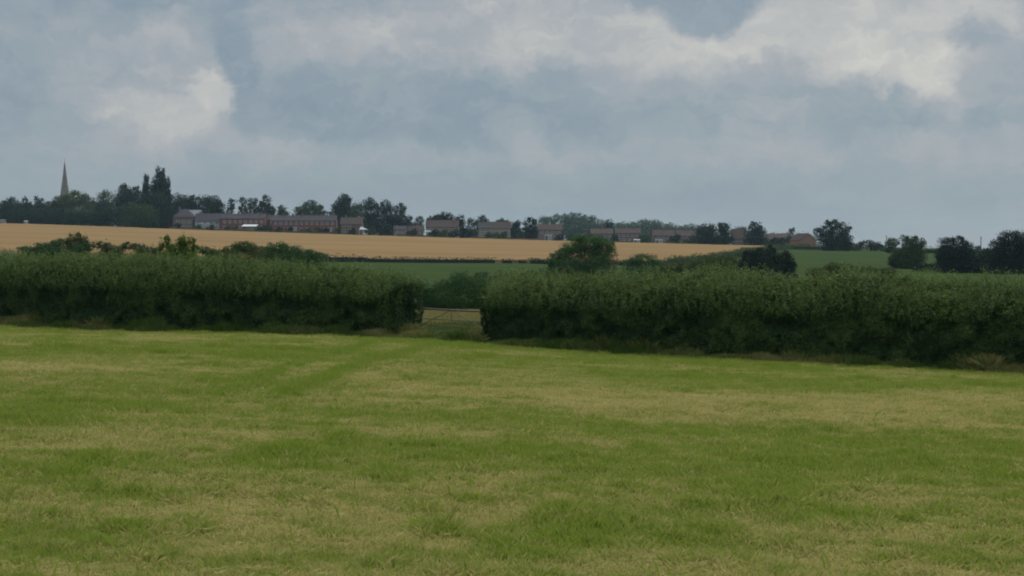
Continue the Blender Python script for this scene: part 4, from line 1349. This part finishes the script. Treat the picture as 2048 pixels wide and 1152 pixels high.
def church():
    D = 900
    top, a = at(129, 323, D), at(119, 392, D)
    b = at(138.5, 392, D)
    cx = (a.x + b.x) / 2 + .3
    g = gz(cx, D)
    root = empty('church_spire', (cx, D, g))
    tag(root, 'tall slender stone church spire above the trees at left', 'church')
    r = (b.x - a.x) / 2
    zs = a.z - 3.5
    mb = MB()
    n = 8
    ring = lambda rr, z: [(cx + rr * math.cos(math.pi / 8 + i * math.pi / 4), D + rr * math.sin(math.pi / 8 + i * math.pi / 4), z) for i in range(n)]
    R0 = ring(r * 1.12, zs)
    R1 = ring(r * 0.52, zs + (top.z - zs) * .52)
    R2 = ring(r * .10, top.z - 1.2)
    i0 = len(mb.v)
    mb.v += R0 + R1 + R2 + [(cx, D, top.z)]
    for k in range(2):
        for j in range(n):
            mb.f.append((k * n + j, k * n + (j + 1) % n, (k + 1) * n + (j + 1) % n, (k + 1) * n + j))
    for j in range(n):
        mb.f.append((2 * n + j, 2 * n + (j + 1) % n, 3 * n))
    mb.f.append(tuple(range(n))[::-1])
    mb.build('spire', B_['stone'], root)
    MB().box((cx - r * 1.3, D - r * 1.3, g - .5), (cx + r * 1.3, D + r * 1.3, zs - .02)).build('tower', B_['stone'], root)
    for sx in (-1, 1):
        for sy in (-1, 1):
            x, y = cx + sx * r * 1.12, D + sy * r * 1.12
            MB().tube([(x, y, zs - .02), (x, y, zs + 1), (x, y, zs + 3)], [.5, .4, .05], 6).build('pinnacle', B_['stone'], root)
    for f in (.12, .36):
        rr = r * (1.12 - f * 1.15)
        z = zs + (top.z - zs) * f
        MB().prism([(cx - .55, D - rr * .98 - .15, z), (cx + .55, D - rr * .98 - .15, z), (cx + .55, D - rr * .98 - .15, z + 1.6), (cx, D - rr * .98 - .15, z + 2.6), (cx - .55, D - rr * .98 - .15, z + 1.6)], (0, .6, 0)).build('dormer', B_['stone'], root)
    MB().tube([(cx, D, top.z - .05), (cx, D, top.z + 2.2)], [.10, .05], 6).build('finial', B_['slate'], root)


church()


def pole(label, px, top, D):
    p = at(px, top, D)
    g = gz(p.x, D)
    root = empty('telegraph_pole', (p.x, D, g))
    tag(root, label, 'pole', 'telegraph poles on the right skyline')
    MB().tube([(p.x, D, g - .3), (p.x, D, p.z)], [.17, .12], 8).build('post', B_['wood'], root)
    MB().box((p.x - .35, D - .05, p.z - .6), (p.x + .35, D + .05, p.z - .5)).build('crossarm', B_['wood'], root)


pole('thin telegraph pole left of the round grey green tree', 1773, 471, 640)
pole('taller thin telegraph pole between the two dark oaks', 1962, 473, 480)


# ------------------------------------------------------------------ grass
def blades(X, Y, Z, h, w, rng, lean=.5, seg=1):
    n = len(X)
    th = rng.uniform(0, 2 * math.pi, n)
    ax, ay = np.cos(th) * w * .5, np.sin(th) * w * .5
    ph = rng.uniform(0, 2 * math.pi, n)
    ln = np.abs(rng.normal(0, lean, n))
    lx, ly = np.cos(ph) * ln * h, np.sin(ph) * ln * h
    hz = h / np.sqrt(1 + ln ** 2 * .6)
    B = np.stack([X, Y, Z], 1)
    A = np.stack([ax, ay, ax * 0], 1)
    if seg == 1:
        V = np.empty((n, 3, 3), np.float32)
        V[:, 0] = B - A; V[:, 1] = B + A
        V[:, 2] = B + np.stack([lx, ly, hz], 1)
        return V.reshape(-1, 3)
    V = np.empty((n, 4, 3), np.float32)
    mid = np.stack([lx * .35, ly * .35, hz * .62], 1)
    V[:, 0] = B - A; V[:, 1] = B + A
    V[:, 2] = B + mid + A * .75
    V[:, 3] = B + np.stack([lx, ly, hz * .95], 1)
    return V.reshape(-1, 3)


TUFTS = [(510, 716, 45, 8, 1), (265, 829, 45, 10, .8), (990, 830, 55, 12, .7), (600, 916, 90, 16, .6), (230, 928, 90, 14, .6), (870, 1066, 40, 14, .5), (1160, 1050, 120, 26, .6), (412, 766, 16, 6, 1), (900, 698, 60, 8, 1),
         (1350, 828, 50, 9, .6), (1560, 1000, 130, 40, .4), (90, 840, 110, 20, .3), (1640, 860, 60, 8, .4), (1540, 985, 60, 14, .4), (700, 880, 50, 10, .4)]


def mown_grass():
    rng = np.random.default_rng(9)
    out = []
    n = 1900000
    # points are drawn with density falling as distance grows
    u = rng.uniform(0, 1, n)
    y0, y1, p = 6.5, 82.0, 0.55
    Y = (y0 ** p + u * (y1 ** p - y0 ** p)) ** (1 / p)
    X = rng.uniform(-1, 1, n) * (Y * 0.345 + .5)
    wide = rng.uniform(0, 1, n) < .24           # the sward goes on outside the frame
    X = np.where(wide, np.sign(X) * (Y * .345 + rng.uniform(0, 7, n)), X)
    ok = Y < hedge_y(X) + 1.0
    X, Y = X[ok], Y[ok]
    Z = ground(X, Y) + (fbm(X * 1.1, Y * 1.1, oct=3, seed=8) - .5) * 0.07
    dry = dry_map(X, Y, Z)
    px, py = proj(X, Y, Z)
    tuft = np.zeros(len(X))
    for a, b, rx, ry, w in TUFTS:
        tuft = np.maximum(tuft, w * np.exp(-(((px - a) / rx) ** 2 + ((py - b) / ry) ** 2)))
    clump = fbm(X * 2.4, Y * 2.4, oct=3, seed=51)
    cl2 = np.clip((clump - .38) / .35, 0, 1) ** 1.5
    # rougher towards the hedge, and in tussocks left between the swaths
    near_h = np.clip(1 - (hedge_y(X) - Y) / (2.2 + 3.5 * fbm(X * .4, Y * .3, oct=3, seed=91)), 0, 1)
    gmound = np.exp(-((X + 2.2) / 3.2) ** 2 - ((hedge_y(X) - Y - 1.5) / 2.6) ** 2)
    tus = np.clip((fbm(X * .8, Y * .75, oct=3, seed=93) - .66) / .1, 0, 1) * np.clip((Y - 22) / 20, 0, 1)
    tuft = np.maximum(tuft, track(X, Y, Z) * .8)
    tuft = np.maximum(tuft, np.maximum(near_h * .8, np.maximum(gmound * .9, tus * .75)))
    h = 0.045 + 0.055 * cl2 + 0.13 * tuft
    h = h * rng.uniform(.55, 1.4, len(X))
    w = 0.0035 + 0.00020 * Y
    lean = .40 + dry * .5
    V = blades(X, Y, Z - .005, h, w * (1 + .3 * rng.uniform(-1, 1, len(X))), rng, lean=1.0 * lean, seg=2)
    swath = (fbm(X * .9, Y * 1.5, oct=5, seed=61) - .5) * 1.5
    micro = (fbm(X * 5, Y * 5, oct=2, seed=63) - .5) * .9
    t = np.clip(dry * .80 + swath * (.35 + .65 * dry) + micro + rng.normal(0, .26, len(X)) - tuft * .6 - .25 * (cl2 - .4) + .02, 0, 1)
    # cut stalks lying on the stubble
    n2 = 130000
    u = rng.uniform(0, 1, n2)
    Y2 = (y0 ** p + u * (78 ** p - y0 ** p)) ** (1 / p)
    X2 = rng.uniform(-1, 1, n2) * (Y2 * 0.36 + .6)
    Z2 = ground(X2, Y2) + (fbm(X2 * 1.1, Y2 * 1.1, oct=3, seed=8) - .5) * 0.07
    d2 = dry_map(X2, Y2, Z2) + (fbm(X2 * .9, Y2 * 1.5, oct=5, seed=61) - .5) * 2.4
    ok = (Y2 < hedge_y(X2) - 1.5) & (d2 > .45 + rng.uniform(0, .5, n2))
    X2, Y2, Z2 = X2[ok], Y2[ok], Z2[ok]
    L2 = rng.uniform(.04, .11, len(X2))
    V2 = blades(X2, Y2, Z2 + rng.uniform(.01, .06, len(X2)), L2 * .35, 0.004 + 0.00028 * Y2, rng, lean=3.2, seg=2)
    V = np.concatenate([V, V2])
    t = np.concatenate([t, np.clip(rng.normal(.85, .2, len(X2)), 0, 1)])
    n3 = 2600
    Y3 = 8 + 34 * rng.uniform(0, 1, n3) ** 1.3
    X3 = rng.uniform(-1, 1, n3) * (Y3 * .36)
    Z3 = ground(X3, Y3)
    V = np.concatenate([V, blades(X3, Y3, Z3, rng.uniform(.07, .20, n3), .0025 + .00016 * Y3, rng, lean=.3, seg=2)])
    t = np.concatenate([t, np.clip(rng.normal(-.3, .3, n3), -.8, .6)])
    o = mesh_np('grass', V, 4, mat=M['grass_blade'], tint=t)
    tag(o, 'short mown grass mottled green and straw across the foreground field', 'grass', kind='stuff')


def verge_grass():
    rng = np.random.default_rng(19)
    n = 260000
    X = rng.uniform(-33, 26, n)
    d = rng.uniform(-1.2, 1, n)
    d = np.where(d > 0, d ** 1.0 * 1.5, d)        # metres in front of the hedge line
    Y = hedge_y(X) - d - .3 + (fbm(X * .3, X * 0, oct=3, seed=71) - .5) * 1.2
    patch = fbm(X * .8, Y * .8, oct=3, seed=73)
    edge = -.1 + 2.5 * fbm(X * .9, X * 0 + 3, oct=4, seed=75)
    keep = ((patch + rng.uniform(-.2, .2, n)) > .30) & (d < edge + rng.normal(0, .15, n))
    X, Y, d, patch = X[keep], Y[keep], d[keep], patch[keep]
    Z = ground(X, Y)
    gate = np.exp(-((X + 2.7) / 2.4) ** 2)
    h = (0.14 + .75 * np.clip(patch - .3, 0, 1)) * rng.uniform(.5, 1.35, len(X)) * (1.2 - .62 * np.clip(d, 0, 1.5)) * (1 + .35 * gate) * (.55 + 1.0 * vnoise(X * 1.3, X * 0, seed=79))
    V = blades(X, Y, Z - .01, h, np.full(len(X), .016), rng, lean=.38, seg=2)
    t = np.clip(rng.normal(.12, .18, len(X)) + (fbm(X * .7, Y * .7, oct=3, seed=77) - .47) * 1.7 + .10 * np.clip((X - 1) / 6, 0, 1), 0, 1)
    o = mesh_np('long_grass', V, 4, mat=M['long_grass'], tint=t)
    tag(o, 'rough unmown grass along the foot of the tall hedge', 'grass', kind='stuff')
    # pale standing grass beyond the gate
    n = 110000
    X = rng.uniform(-11, 6, n); Y = rng.uniform(65, 92, n)
    ok = Y > hedge_y(X) + 4
    X, Y = X[ok], Y[ok]
    Z = ground(X, Y)
    V = blades(X, Y, Z - .01, rng.uniform(.25, .6, len(X)), np.full(len(X), .03), rng, lean=.3, seg=2)
    o = mesh_np('tall_grass', V, 4, mat=M['long_grass'], tint=np.clip(rng.normal(.15, .12, len(X)) + .75 * (Y > 76), 0, 1))
    tag(o, 'pale uncut grass seen through the gateway', 'grass', kind='stuff')


mown_grass()
verge_grass()


# ------------------------------------------------------------------ air
def haze():
    m = bpy.data.materials.new('haze_air')
    m.use_nodes = True
    t = m.node_tree
    t.nodes.clear()
    v = nd(t, 'ShaderNodeVolumePrincipled')
    v.inputs['Color'].default_value = (0.62, 0.86, 1.0, 1)
    v.inputs['Density'].default_value = 0.00006
    v.inputs['Anisotropy'].default_value = 0.2
    o = nd(t, 'ShaderNodeOutputMaterial')
    t.links.new(v.outputs[0], o.inputs['Volume'])
    lo = -45
    b = MB().box((-1750, -90, lo), (1750, 2620, 62)).build('haze', m)
    tag(b, kind='stuff')
    b['label'] = 'thin pale blue air over the fields and village'
    b['category'] = 'haze'


haze()
